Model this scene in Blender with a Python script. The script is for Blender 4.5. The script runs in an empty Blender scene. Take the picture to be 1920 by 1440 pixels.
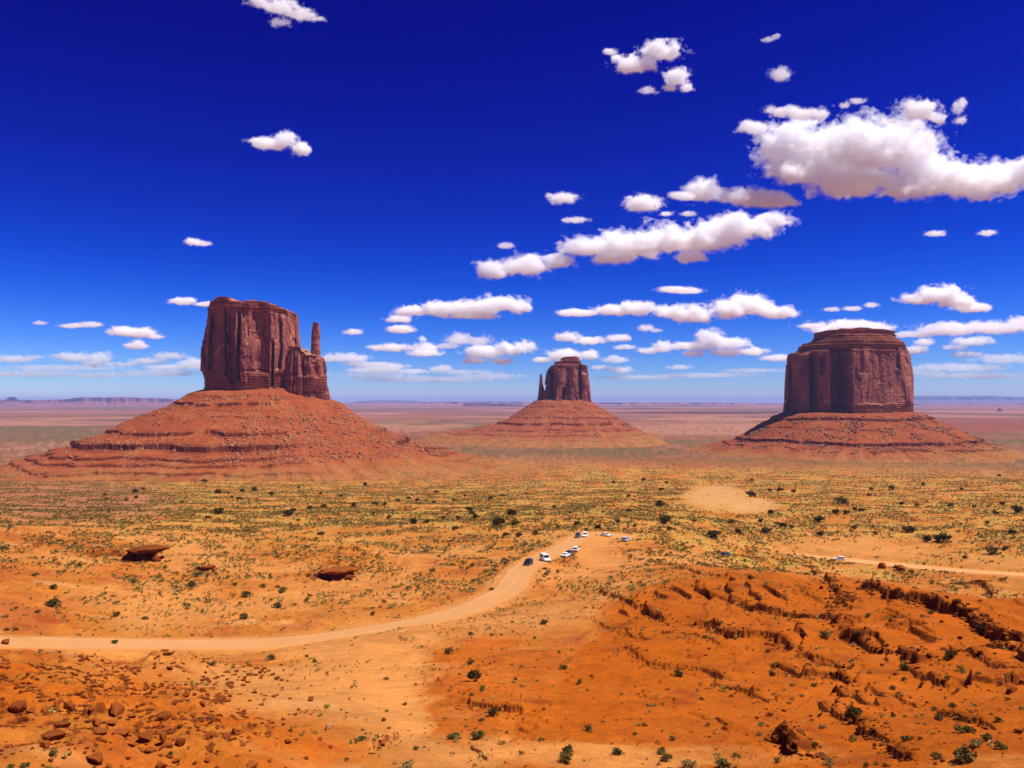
import bpy, bmesh, math, random
import numpy as np
from mathutils import Vector, Matrix

random.seed(7)
rng = np.random.default_rng(7)
scene = bpy.context.scene
COL = scene.collection
R = math.radians

# ---------------------------------------------------------------- camera
FPX = 1566.0                      # focal length in pixels of the 1920 px wide photograph
HORIZON = 752.0                   # eye level row
PITCH = math.atan((HORIZON - 720.0) / FPX)
cam_d = bpy.data.cameras.new("camera")
cam_d.sensor_width = 36.0
cam_d.lens = 36.0 * FPX / 1920.0
cam_d.clip_start = 0.5
cam_d.clip_end = 300000.0
cam = bpy.data.objects.new("camera", cam_d)
cam.location = (0, 0, 0)
cam.rotation_euler = (R(90) + PITCH, 0, 0)
COL.objects.link(cam)
scene.camera = cam

# ---------------------------------------------------------------- sky and sun
SUN_EL, SUN_AZ = R(62), R(103)    # azimuth clockwise from the view direction (+Y)
world = bpy.data.worlds.new("World")
scene.world = world
world.use_nodes = True
wt = world.node_tree
wt.nodes.clear()
wo = wt.nodes.new("ShaderNodeOutputWorld")
bg = wt.nodes.new("ShaderNodeBackground")
sky = wt.nodes.new("ShaderNodeTexSky")
sky.sky_type = 'NISHITA'
sky.sun_disc = False
sky.sun_elevation = SUN_EL
sky.sun_rotation = SUN_AZ
sky.altitude = 1700
sky.air_density = 1.0
sky.dust_density = 0.2
sky.ozone_density = 6.0
# the picture was developed with a steep, very saturated blue: contrast per channel
sep = wt.nodes.new("ShaderNodeSeparateColor")
comb = wt.nodes.new("ShaderNodeCombineColor")
SKY_SUB = (1.7, 0.9, 0.0)
SKY_POW = (1.96, 2.5, 1.8)
SKY_MUL = (0.27, 0.070, 0.285)
wt.links.new(sky.outputs[0], sep.inputs[0])
for k in range(3):
    q = wt.nodes.new("ShaderNodeMath"); q.operation = 'SUBTRACT'; q.use_clamp = False; q.inputs[1].default_value = SKY_SUB[k]
    x_ = wt.nodes.new("ShaderNodeMath"); x_.operation = 'MAXIMUM'; x_.inputs[1].default_value = 0.0
    p = wt.nodes.new("ShaderNodeMath"); p.operation = 'POWER'; p.inputs[1].default_value = SKY_POW[k]
    m = wt.nodes.new("ShaderNodeMath"); m.operation = 'MULTIPLY'; m.inputs[1].default_value = SKY_MUL[k]
    wt.links.new(sep.outputs[k], q.inputs[0]); wt.links.new(q.outputs[0], x_.inputs[0]); wt.links.new(x_.outputs[0], p.inputs[0]); wt.links.new(p.outputs[0], m.inputs[0]); wt.links.new(m.outputs[0], comb.inputs[k])
wt.links.new(comb.outputs[0], bg.inputs[0])
bg.inputs[1].default_value = 0.068
wt.links.new(bg.outputs[0], wo.inputs[0])

sun_d = bpy.data.lights.new("sun", 'SUN')
sun_d.energy = 5.0
sun_d.angle = R(0.5)
sun_d.color = (1.0, 0.96, 0.90)
sun = bpy.data.objects.new("sun", sun_d)
sd = Vector((math.sin(SUN_AZ) * math.cos(SUN_EL), math.cos(SUN_AZ) * math.cos(SUN_EL), math.sin(SUN_EL)))
sun.rotation_euler = sd.to_track_quat('Z', 'Y').to_euler()
COL.objects.link(sun)

vs = scene.view_settings
vs.view_transform = 'Standard'; vs.look = 'None'; vs.exposure = 0.55; vs.gamma = 1.0; vs.use_curve_mapping = False
cy = scene.cycles
cy.max_bounces = 24; cy.diffuse_bounces = 3; cy.glossy_bounces = 2; cy.volume_bounces = 20; cy.transparent_max_bounces = 16
cy.use_denoising = True

# ---------------------------------------------------------------- noise
_perm = np.random.default_rng(11).permutation(512).astype(np.int32)
_perm = np.concatenate([_perm, _perm])
_ga = np.random.default_rng(12).random(512) * 2 * np.pi
_g2x, _g2y = np.cos(_ga).astype(np.float32), np.sin(_ga).astype(np.float32)
_v3 = (np.random.default_rng(13).random(512) * 2 - 1).astype(np.float32)

def noise2(x, y, seed=0):
    x = np.asarray(x, np.float64) + seed * 37.31; y = np.asarray(y, np.float64) + seed * 91.73
    xi = np.floor(x); yi = np.floor(y)
    fx = (x - xi).astype(np.float32); fy = (y - yi).astype(np.float32)
    xi = xi.astype(np.int64) & 511; yi = yi.astype(np.int64) & 511
    x1 = (xi + 1) & 511; y1 = (yi + 1) & 511
    u = fx * fx * fx * (fx * (fx * 6 - 15) + 10); v = fy * fy * fy * (fy * (fy * 6 - 15) + 10)
    def g(a, b, dx, dy):
        h = _perm[_perm[a] + b]
        return _g2x[h] * dx + _g2y[h] * dy
    a = g(xi, yi, fx, fy); b = g(x1, yi, fx - 1, fy); c = g(xi, y1, fx, fy - 1); d = g(x1, y1, fx - 1, fy - 1)
    return ((a + u * (b - a)) * (1 - v) + (c + u * (d - c)) * v) * 1.5

def fbm2(x, y, octv=4, seed=0, gain=0.5, lac=2.03):
    s = 0; a = 1.0; t = 0
    for i in range(octv):
        s = s + a * noise2(x, y, seed + i); t += a; a *= gain; x = x * lac; y = y * lac
    return s / t

def ridge2(x, y, octv=4, seed=0, gain=0.5):
    s = 0; a = 1.0; t = 0
    for i in range(octv):
        s = s + a * (1 - 2 * np.abs(noise2(x, y, seed + i))); t += a; a *= gain; x = x * 2.03; y = y * 2.03
    return s / t

def noise3(x, y, z, seed=0):
    x = x + seed * 17.17; y = y + seed * 31.7; z = z + seed * 7.77
    xi = np.floor(x); yi = np.floor(y); zi = np.floor(z)
    fx = (x - xi).astype(np.float32); fy = (y - yi).astype(np.float32); fz = (z - zi).astype(np.float32)
    xi = xi.astype(np.int64) & 511; yi = yi.astype(np.int64) & 511; zi = zi.astype(np.int64) & 511
    x1 = (xi + 1) & 511; y1 = (yi + 1) & 511; z1 = (zi + 1) & 511
    u = fx * fx * (3 - 2 * fx); v = fy * fy * (3 - 2 * fy); w = fz * fz * (3 - 2 * fz)
    A = _perm[_perm[xi] + yi]; B = _perm[_perm[x1] + yi]; C = _perm[_perm[xi] + y1]; D = _perm[_perm[x1] + y1]
    h = lambda q, k: _v3[_perm[q + k]]
    a = h(A, zi); a = a + u * (h(B, zi) - a)
    b = h(C, zi); b = b + u * (h(D, zi) - b)
    a = a + v * (b - a)
    c = h(A, z1); c = c + u * (h(B, z1) - c)
    d = h(C, z1); d = d + u * (h(D, z1) - d)
    c = c + v * (d - c)
    return a + w * (c - a)

def fbm3(x, y, z, octv=4, seed=0, gain=0.5):
    s = 0; a = 1.0; t = 0
    for i in range(octv):
        s = s + a * noise3(x, y, z, seed + i); t += a; a *= gain; x = x * 2.03; y = y * 2.03; z = z * 2.03
    return s / t

def sstep(a, b, x):
    t = np.clip((x - a) / (b - a), 0, 1)
    return t * t * (3 - 2 * t)

# ---------------------------------------------------------------- pixel <-> world
_cp, _sp = math.cos(PITCH), math.sin(PITCH)
def pix_dir(px, py):
    u = (np.asarray(px, float) - 960) / FPX; v = (720 - np.asarray(py, float)) / FPX
    return u, _cp - v * _sp, _sp + v * _cp
def project(x, y, z):
    d = np.maximum(y * _cp + z * _sp, 1e-3)
    return 960 + FPX * x / d, 720 - FPX * (z * _cp - y * _sp) / d
def pix_at(px, py, dist):
    """point seen at a pixel, at a forward distance y"""
    dx, dy, dz = pix_dir(px, py)
    return dx / dy * dist, dist + 0 * dx, dz / dy * dist

# ---------------------------------------------------------------- mesh helpers
ALB = 0.72                        # the colours below were matched at exposure 0; real reflectances are this much lower
def mesh_np(name, v, f, mat=None, parent=None, smooth=True, cols=None):
    me = bpy.data.meshes.new(name)
    v = np.asarray(v, np.float32); f = np.asarray(f, np.int32)
    n = f.shape[1]
    me.vertices.add(len(v)); me.vertices.foreach_set("co", v.ravel())
    me.loops.add(f.size); me.loops.foreach_set("vertex_index", f.ravel())
    me.polygons.add(len(f)); me.polygons.foreach_set("loop_start", np.arange(0, f.size, n, dtype=np.int32))
    me.polygons.foreach_set("use_smooth", np.full(len(f), smooth))
    if cols is not None:
        for an, arr in cols.items():
            if arr.ndim == 2:
                at = me.color_attributes.new(an, 'FLOAT_COLOR', 'POINT')
                c4 = np.ones((len(v), 4), np.float32); c4[:, :3] = arr * ALB
                at.data.foreach_set("color", c4.ravel())
            else:
                at = me.attributes.new(an, 'FLOAT', 'POINT'); at.data.foreach_set("value", arr.astype(np.float32))
    me.update(calc_edges=True)
    if mat: me.materials.append(mat)
    o = bpy.data.objects.new(name, me); COL.objects.link(o)
    if parent: o.parent = parent
    return o

def mesh_bm(name, bm, mat=None, parent=None, smooth=False):
    me = bpy.data.meshes.new(name); bm.to_mesh(me); bm.free()
    if smooth: me.polygons.foreach_set("use_smooth", np.full(len(me.polygons), True))
    if mat: me.materials.append(mat)
    o = bpy.data.objects.new(name, me); COL.objects.link(o)
    if parent: o.parent = parent
    return o

def grid_faces(nu, nv, wrap=False):
    """vertices index [u*nv+v]; wrap joins the last u row to the first"""
    U = nu if wrap else nu - 1
    i = np.arange(U)[:, None]; j = np.arange(nv - 1)[None, :]
    a = i * nv + j; b = ((i + 1) % nu) * nv + j
    return np.stack([a, b, b + 1, a + 1], -1).reshape(-1, 4)

def tag(o, label=None, cat=None, group=None, kind=None):
    if label: o["label"] = label
    if cat: o["category"] = cat
    if group: o["group"] = group
    if kind: o["kind"] = kind
    return o
def empty(name, loc, rz=0.0, s=1.0):
    o = bpy.data.objects.new(name, None); o.location = loc; o.rotation_euler = (0, 0, rz); o.scale = (s, s, s)
    o.empty_display_size = 0.5
    COL.objects.link(o); return o

# ---------------------------------------------------------------- materials
def new_mat(name):
    m = bpy.data.materials.new(name); m.use_nodes = True
    nt = m.node_tree; nt.nodes.clear()
    out = nt.nodes.new("ShaderNodeOutputMaterial")
    return m, nt, out

def simple(name, col, rough=0.8, metal=0.0, var=0.0, scale=3.0, spec=0.3):
    m, nt, out = new_mat(name)
    b = nt.nodes.new("ShaderNodeBsdfPrincipled")
    b.inputs["Roughness"].default_value = rough; b.inputs["Metallic"].default_value = metal
    b.inputs["Specular IOR Level"].default_value = spec
    if var:
        tc = nt.nodes.new("ShaderNodeTexCoord"); nz = nt.nodes.new("ShaderNodeTexNoise")
        nz.inputs["Scale"].default_value = scale; nz.inputs["Detail"].default_value = 4
        oi = nt.nodes.new("ShaderNodeObjectInfo")
        ad = nt.nodes.new("ShaderNodeMath"); ad.operation = 'MULTIPLY_ADD'; ad.inputs[1].default_value = 0.6
        nt.links.new(oi.outputs["Random"], ad.inputs[0]); nt.links.new(nz.outputs["Fac"], ad.inputs[2])
        mr = nt.nodes.new("ShaderNodeMapRange"); mr.inputs[1].default_value = 0.3; mr.inputs[2].default_value = 1.3
        mr.inputs[3].default_value = 1 - var; mr.inputs[4].default_value = 1 + var
        mx = nt.nodes.new("ShaderNodeVectorMath"); mx.operation = 'SCALE'; mx.inputs[0].default_value = tuple(q * ALB for q in col)
        nt.links.new(tc.outputs["Object"], nz.inputs["Vector"])
        nt.links.new(ad.outputs[0], mr.inputs[0]); nt.links.new(mr.outputs[0], mx.inputs["Scale"])
        nt.links.new(mx.outputs[0], b.inputs["Base Color"])
    else:
        b.inputs["Base Color"].default_value = (*col, 1)
    nt.links.new(b.outputs[0], out.inputs[0])
    return m

def soil_mat(name, fine=1.0, bump=0.25, amount=0.25, scales=(0.9, 6.0)):
    """colour from the mesh's own soil map, broken up by procedural grain"""
    m, nt, out = new_mat(name)
    b = nt.nodes.new("ShaderNodeBsdfPrincipled"); b.inputs["Roughness"].default_value = 0.95
    b.inputs["Specular IOR Level"].default_value = 0.05
    at = nt.nodes.new("ShaderNodeAttribute"); at.attribute_name = "soil"
    geo = nt.nodes.new("ShaderNodeNewGeometry")
    prev = at.outputs["Color"]
    hs = []
    for k, sc in enumerate(scales):
        nz = nt.nodes.new("ShaderNodeTexNoise"); nz.inputs["Scale"].default_value = sc * fine
        nz.inputs["Detail"].default_value = 6; nz.inputs["Roughness"].default_value = 0.65
        nt.links.new(geo.outputs["Position"], nz.inputs["Vector"])
        mr = nt.nodes.new("ShaderNodeMapRange"); mr.inputs[1].default_value = 0.3; mr.inputs[2].default_value = 0.7
        mr.inputs[3].default_value = 1 - amount; mr.inputs[4].default_value = 1 + amount
        nt.links.new(nz.outputs["Fac"], mr.inputs[0])
        sc_ = nt.nodes.new("ShaderNodeVectorMath"); sc_.operation = 'SCALE'
        nt.links.new(prev, sc_.inputs[0]); nt.links.new(mr.outputs[0], sc_.inputs["Scale"])
        prev = sc_.outputs[0]; hs.append(nz)
    bp = nt.nodes.new("ShaderNodeBump"); bp.inputs["Strength"].default_value = bump; bp.inputs["Distance"].default_value = 0.4 / fine
    nt.links.new(hs[-1].outputs["Fac"], bp.inputs["Height"])
    nt.links.new(bp.outputs[0], b.inputs["Normal"])
    nt.links.new(prev, b.inputs["Base Color"]); nt.links.new(b.outputs[0], out.inputs[0])
    return m

M_GROUND = soil_mat("desert_soil", 1.0, 0.45, 0.17, (0.12, 0.9, 4.5))
M_TALUS = soil_mat("talus_soil", 0.2, 0.5, 0.2, (0.5, 2.2))
M_CLIFF = soil_mat("cliff_sandstone", 0.15, 0.5, 0.16, (0.5, 2.5))
M_FAR = soil_mat("far_mesa_rock", 0.004, 0.0, 0.15, (0.6, 3.0))
M_ROAD = soil_mat("dirt_road", 1.0, 0.15, 0.06, (0.2, 2.5))

# ---------------------------------------------------------------- terrain: the broad shape
# columns: photo column -> list of (row, radial distance); rows give the height. ("z", value, distance) gives the height itself.
COLS = {
  -900: [(1440, 60), (1330, 85), (1195, 118), ("z", -49, 160), (1100, 215), (1000, 320), (960, 430), (930, 720), (905, 1250), ("z", -137, 1700)],
  0:    [(1440, 60), (1330, 84), (1205, 116), ("z", -47.0, 142), ("z", -48.5, 168), (1100, 215), (1000, 300), (960, 430), (930, 720), (908, 1200), ("z", -137, 1700)],
  250:  [(1440, 61), (1300, 96), (1225, 138), ("z", -47.5, 160), ("z", -48.8, 170), (1100, 222), (1035, 285), (1000, 335), (960, 450), (930, 740), (908, 1220), ("z", -137, 1700)],
  480:  [(1440, 62), (1300, 100), (1230, 152), ("z", -49.6, 170), (1190, 180), (1100, 230), (1040, 285), (1000, 350), (960, 480), (930, 750), (906, 1250), ("z", -138, 1700)],
  740:  [(1440, 64), (1320, 98), (1210, 152), (1175, 172), (1100, 224), (1050, 268), (1000, 345), (960, 480), (930, 740), (905, 1250), ("z", -138, 1700)],
  960:  [(1440, 65), (1300, 103), (1200, 150), (1140, 190), (1090, 228), (1055, 262), (1000, 345), (960, 470), (930, 720), (900, 1300), ("z", -139, 1800)],
  1100: [(1440, 66), (1300, 104), (1200, 146), (1130, 186), (1080, 232), (1040, 282), (1005, 330), (985, 375), (955, 490), (930, 700), (900, 1260), ("z", -139, 1800)],
  1250: [(1440, 67), (1300, 105), (1200, 142), (1110, 184), (1060, 225), (1040, 262), (1015, 320), (985, 390), (955, 500), (930, 700), (900, 1240), ("z", -139, 1800)],
  1440: [(1440, 68), (1300, 105), (1200, 140), (1100, 180), (1045, 216), ("z", -50, 245), ("z", -65, 320), (1046, 375), (1000, 470), (960, 610), (930, 820), (900, 1250), ("z", -139, 1800)],
  1680: [(1440, 67), (1300, 101), (1200, 134), (1100, 172), (1068, 192), ("z", -52, 225), ("z", -67, 300), (1061, 370), (1040, 395), (1000, 490), (960, 620), (930, 830), (900, 1250), ("z", -139, 1800)],
  1920: [(1440, 66), (1300, 98), (1200, 130), (1110, 166), ("z", -45, 192), ("z", -62, 270), (1078, 345), (1040, 400), (1000, 490), (960, 630), (930, 840), (900, 1250), ("z", -139, 1800)],
  2800: [(1440, 64), (1300, 96), (1200, 128), (1110, 166), ("z", -45, 192), ("z", -62, 270), (1078, 345), (1040, 400), (1000, 490), (960, 630), (930, 840), (900, 1250), ("z", -139, 1800)],
}
NAZ, NLD = 321, 640
AZ0, AZ1 = -R(62), R(62)
LD0, LD1 = math.log(2.0), math.log(60000.0)
_ld = np.linspace(LD0, LD1, NLD)
_cx = []; _cz = []
for px, lst in COLS.items():
    L = [(math.log(2.0), -3.2), (math.log(10), -8.5), (math.log(30), -18.5)]
    for e in lst:
        if e[0] == "z": L.append((math.log(e[2]), e[1]))
        else:
            dx, dy, dz = pix_dir(px, e[0])
            L.append((math.log(e[1]), dz / math.hypot(dx, dy) * e[1]))
    L += [(math.log(2600), -141), (math.log(6000), -142), (math.log(70000), -142)]
    L = np.array(L)
    _cx.append(math.atan((px - 960) / FPX)); _cz.append(np.interp(_ld, L[:, 0], L[:, 1]))
_cx = np.array(_cx); _cz = np.array(_cz)
_az = np.linspace(AZ0, AZ1, NAZ)
TBL = np.empty((NAZ, NLD))
for i, a in enumerate(_az):
    k = int(np.clip(np.searchsorted(_cx, a) - 1, 0, len(_cx) - 2))
    t = float(np.clip((a - _cx[k]) / (_cx[k + 1] - _cx[k]), 0, 1))
    TBL[i] = _cz[k] * (1 - t) + _cz[k + 1] * t
def blur(t, s, ax):
    r = int(3 * s) + 1
    w = np.exp(-0.5 * (np.arange(-r, r + 1) / s) ** 2); w /= w.sum()
    p = [(0, 0), (0, 0)]; p[ax] = (r, r)
    q = np.pad(t, p, mode='edge')
    return sum(w[k] * np.take(q, np.arange(k, k + t.shape[ax]), axis=ax) for k in range(2 * r + 1))
TBL = blur(blur(TBL, 4.0, 1), 4.0, 0)

def base_z(x, y):
    r = np.maximum(np.hypot(x, y), 2.0); a = np.arctan2(x, y)
    fi = np.clip((a - AZ0) / (AZ1 - AZ0) * (NAZ - 1), 0, NAZ - 1.001)
    fj = np.clip((np.log(r) - LD0) / (LD1 - LD0) * (NLD - 1), 0, NLD - 1.001)
    i = fi.astype(int); j = fj.astype(int); u = fi - i; v = fj - j
    return (TBL[i, j] * (1 - u) + TBL[i + 1, j] * u) * (1 - v) + (TBL[i, j + 1] * (1 - u) + TBL[i + 1, j + 1] * u) * v

def cast(px, py, hfun, dmin=40, dmax=4000, n=2600):
    """where the view ray of a photo pixel meets the terrain"""
    dx, dy, dz = pix_dir(px, py); h = math.hypot(dx, dy)
    d = np.exp(np.linspace(math.log(dmin), math.log(dmax), n))
    x = dx / h * d; y = dy / h * d; z = dz / h * d
    below = z < hfun(x, y)
    k = int(np.argmax(below)) if below.any() else n - 1
    k = max(k, 1)
    a, b = d[k - 1], d[k]
    for _ in range(12):
        m = (a + b) / 2
        if dz / h * m < hfun(np.array([dx / h * m]), np.array([dy / h * m]))[0]: b = m
        else: a = m
    m = (a + b) / 2
    return dx / h * m, dy / h * m, dz / h * m

# roads, as photo pixels on the centre line with half widths in metres
def catmull(P, n=14):
    P = np.asarray(P, float); Q = np.vstack([2 * P[0] - P[1], P, 2 * P[-1] - P[-2]]); out = []
    for i in range(1, len(Q) - 2):
        t = np.linspace(0, 1, n, endpoint=False)[:, None]
        out.append(0.5 * (2 * Q[i] + (Q[i + 1] - Q[i - 1]) * t + (2 * Q[i - 1] - 5 * Q[i] + 4 * Q[i + 1] - Q[i + 2]) * t ** 2 + (3 * Q[i] - Q[i - 1] - 3 * Q[i + 1] + Q[i + 2]) * t ** 3))
    return np.vstack(out + [P[-1:]])
def road_line(px, dists=None):
    pts = []
    for k, (a, b) in enumerate(px):
        if dists is not None:
            dx, dy, dz = pix_dir(a, b); h = math.hypot(dx, dy); d = dists[k]
            pts.append((dx / h * d, dy / h * d, dz / h * d))
        else:
            pts.append(cast(a, b, base_z))
    P = catmull(pts)
    z = P[:, 2].copy()
    for _ in range(30): z[1:-1] = 0.25 * z[:-2] + 0.5 * z[1:-1] + 0.25 * z[2:]
    P[:, 2] = z
    return P
ROAD_MAIN = road_line([(-160, 1203), (0, 1204), (160, 1206), (330, 1209), (470, 1208), (590, 1199), (680, 1186), (770, 1170), (850, 1150), (910, 1128), (955, 1102), (968, 1080), (985, 1062), (1020, 1043), (1055, 1027), (1082, 1010), (1100, 1001), (1150, 1003), (1185, 1010)],
                      [166, 167, 168, 170, 172, 174, 177, 181, 187, 196, 209, 224, 243, 268, 292, 318, 337, 341, 338])
ROAD_RIGHT = road_line([(1480, 1040), (1530, 1045), (1575, 1049), (1640, 1055), (1700, 1061), (1800, 1070), (1920, 1078), (2100, 1090)],
                       [396, 390, 384, 376, 370, 359, 346, 328])
PULLOUT = road_line([(1150, 1004), (1125, 1022), (1105, 1045), (1110, 1062), (1135, 1072)], [338, 312, 282, 262, 250])
ROADS = [(ROAD_MAIN, 4.3), (ROAD_RIGHT, 5.0), (PULLOUT, 3.4)]

def seg_field(x, y, P):
    """distance to a polyline, height along it, signed side and position along it"""
    best = np.full(x.shape, 1e9); zz = np.zeros(x.shape); side = np.zeros(x.shape); along = np.zeros(x.shape)
    L = 0.0
    tot = float(np.sum(np.hypot(np.diff(P[:, 0]), np.diff(P[:, 1]))))
    for k in range(len(P) - 1):
        ax, ay = P[k, 0], P[k, 1]; bx, by = P[k + 1, 0] - ax, P[k + 1, 1] - ay
        l2 = bx * bx + by * by + 1e-9
        t = np.clip(((x - ax) * bx + (y - ay) * by) / l2, 0, 1)
        qx = x - ax - t * bx; qy = y - ay - t * by
        d = np.hypot(qx, qy)
        m = d < best
        best = np.where(m, d, best); zz = np.where(m, P[k, 2] + t * (P[k + 1, 2] - P[k, 2]), zz)
        side = np.where(m, bx * (y - ay) - by * (x - ax), side)
        along = np.where(m, (L + t * math.sqrt(l2)) / tot, along)
        L += math.sqrt(l2)
    return best, zz, side, along

# ledges: lines of low scarps, (photo pixels left to right, height in metres, depth of the bench above)
LEDGE_PX = [
  ([(1225, 1055), (1265, 1060), (1300, 1068), (1340, 1078), (1375, 1085)], 0.9, 8),
  ([(1395, 1025), (1425, 1046), (1450, 1062)], 1.2, 6),
  ([(1510, 1060), (1530, 1080), (1560, 1103), (1590, 1110)], 1.8, 7),
  ([(1600, 1097), (1640, 1105), (1690, 1128), (1740, 1134), (1800, 1155), (1850, 1178), (1930, 1205)], 2.4, 12),
  ([(1655, 1061), (1700, 1072)], 1.4, 6),
  ([(1785, 1093), (1850, 1105), (1930, 1132)], 2.0, 9),
  ([(1115, 1104), (1150, 1115), (1190, 1130), (1230, 1150), (1245, 1166)], 1.5, 8),
  ([(1105, 1152), (1140, 1165), (1165, 1180), (1182, 1197)], 0.9, 6),
  ([(1378, 1134), (1430, 1145), (1500, 1155), (1540, 1165), (1575, 1188)], 1.6, 9),
  ([(1270, 1178), (1340, 1188), (1360, 1203), (1440, 1210), (1492, 1228)], 1.7, 9),
  ([(1155, 1223), (1200, 1240), (1235, 1247), (1300, 1252), (1385, 1272)], 1.1, 8),
  ([(1578, 1203), (1640, 1215), (1690, 1230), (1735, 1252)], 1.6, 8),
  ([(1440, 1249), (1500, 1265), (1560, 1270), (1605, 1288)], 1.4, 8),
  ([(1400, 1302), (1445, 1320)], 1.1, 5),
  ([(1525, 1322), (1580, 1350), (1610, 1366), (1650, 1392), (1705, 1425)], 1.3, 7),
  ([(1436, 1372), (1470, 1388), (1505, 1412)], 2.0, 7),
  ([(1572, 1298), (1610, 1318), (1650, 1338)], 1.1, 6),
  ([(1700, 1260), (1750, 1282), (1795, 1292)], 1.0, 6),
  ([(1850, 1205), (1900, 1225), (1960, 1250)], 1.4, 8),
  ([(1330, 1040), (1370, 1052), (1400, 1062)], 0.8, 6),
  ([(1860, 1290), (1900, 1275), (1950, 1270)], 1.5, 6),
  ([(150, 1040), (200, 1036), (240, 1046), (275, 1050), (292, 1040), (296, 1022)], 1.5, 9), ([(360, 1066), (385, 1072), (402, 1068), (404, 1058)], 0.9, 6), ([(560, 1078), (605, 1086), (640, 1088), (664, 1076), (668, 1064)], 1.2, 8),
  ([(90, 999), (130, 1003), (180, 1000)], 1.0, 9), ([(30, 1037), (80, 1017), (112, 1011)], 1.0, 8),
  ([(0, 1065), (50, 1066)], 0.9, 8), ([(70, 1058), (100, 1052), (125, 1060)], 0.8, 6),
  ([(500, 995), (530, 990)], 0.8, 8), ([(430, 1016), (510, 1008)], 0.7, 8),
  ([(635, 1028), (665, 1033), (700, 1035)], 1.1, 8), ([(670, 1041), (718, 1045)], 1.1, 8), ([(740, 1030), (830, 1033)], 0.6, 8),
  ([(445, 1178), (470, 1171), (500, 1164), (540, 1157), (570, 1131)], 0.9, 6), ([(410, 1158), (440, 1152), (490, 1142)], 0.5, 5),
  ([(840, 1330), (870, 1323), (905, 1325), (950, 1338), (995, 1345)], 1.0, 5), ([(755, 1200), (768, 1212)], 0.7, 5),
  ([(700, 1408), (720, 1395), (735, 1380)], 0.9, 4), ([(1000, 1392), (1060, 1398)], 0.6, 5),
  ([(930, 1095), (936, 1083), (955, 1068)], 0.9, 5),
  ([(880, 1400), (920, 1430)], 0.5, 5), ([(1290, 1100), (1350, 1118), (1400, 1128)], 0.8, 6), ([(1240, 1190), (1300, 1205), (1350, 1222)], 0.8, 6), ([(1480, 1108), (1540, 1128), (1590, 1140)], 0.8, 6),
  ([(1490, 1238), (1560, 1248), (1600, 1262)], 0.9, 6), ([(1640, 1160), (1700, 1178), (1760, 1196)], 0.9, 6), ([(1330, 1282), (1380, 1292), (1430, 1300)], 0.8, 5), ([(1600, 1300), (1660, 1310), (1720, 1330)], 0.9, 5),
  ([(1280, 1340), (1330, 1352), (1375, 1372)], 0.7, 4), ([(1740, 1340), (1800, 1352), (1860, 1372)], 0.9, 5), ([(1190, 1300), (1230, 1312), (1270, 1322)], 0.5, 4), ([(1770, 1215), (1830, 1240), (1890, 1262)], 1.0, 6), ([(1150, 1180), (1190, 1196), (1225, 1206)], 0.6, 5),
  ([(560, 1062), (600, 1058), (650, 1062)], 0.6, 6), ([(150, 1120), (220, 1128), (280, 1122)], 0.4, 6), ([(300, 1050), (350, 1046), (400, 1050)], 0.6, 6), ([(0, 1090), (60, 1094)], 0.5, 6), ([(480, 1040), (540, 1034), (590, 1038)], 0.6, 7), ([(700, 1075), (760, 1070), (800, 1076)], 0.5, 6), ([(120, 1150), (160, 1156), (195, 1152)], 0.4, 5), ([(200, 1262), (240, 1250), (330, 1250)], 0.6, 5),
]
LEDGES = []
for pl, s, dep in LEDGE_PX:
    P = catmull([cast(a, b, base_z) for a, b in pl], 5)
    LEDGES.append((P, s * (1.5 if P[:, 1].mean() > 205 and P[:, 0].mean() < 0 else 0.9), dep))

def soft_mask(px, py, blobs):
    m = np.zeros(np.shape(px))
    for (cx, cyy, rx, ry) in blobs:
        q = ((px - cx) / rx) ** 2 + ((py - cyy) / ry) ** 2
        m = np.maximum(m, np.clip(1.35 - q, 0, 1))
    return m
# the hill of thin red strata in the right foreground
def hill_mask(px, py, r):
    edge = np.interp(px, [900, 1000, 1120, 1240, 1400, 1500, 1650, 1920, 2400], [1440, 1330, 1130, 1062, 1040, 1055, 1065, 1100, 1110])
    return sstep(-10, 40, py - edge) * sstep(262, 232, r)
WASH = [(745, 1280, 70, 75), (700, 1225, 60, 28), (770, 1350, 45, 50), (600, 1225, 120, 14)]
LEFT_MOUND = [(60, 1300, 200, 90), (150, 1380, 300, 70), (420, 1410, 180, 40), (330, 1255, 80, 22)]
ROCKY = [(200, 1340, 260, 60), (330, 1400, 240, 50), (870, 1270, 80, 45), (960, 1360, 70, 35), (250, 1040, 160, 30), (650, 1060, 140, 40), (460, 1165, 150, 20), (320, 1245, 70, 25)]

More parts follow.
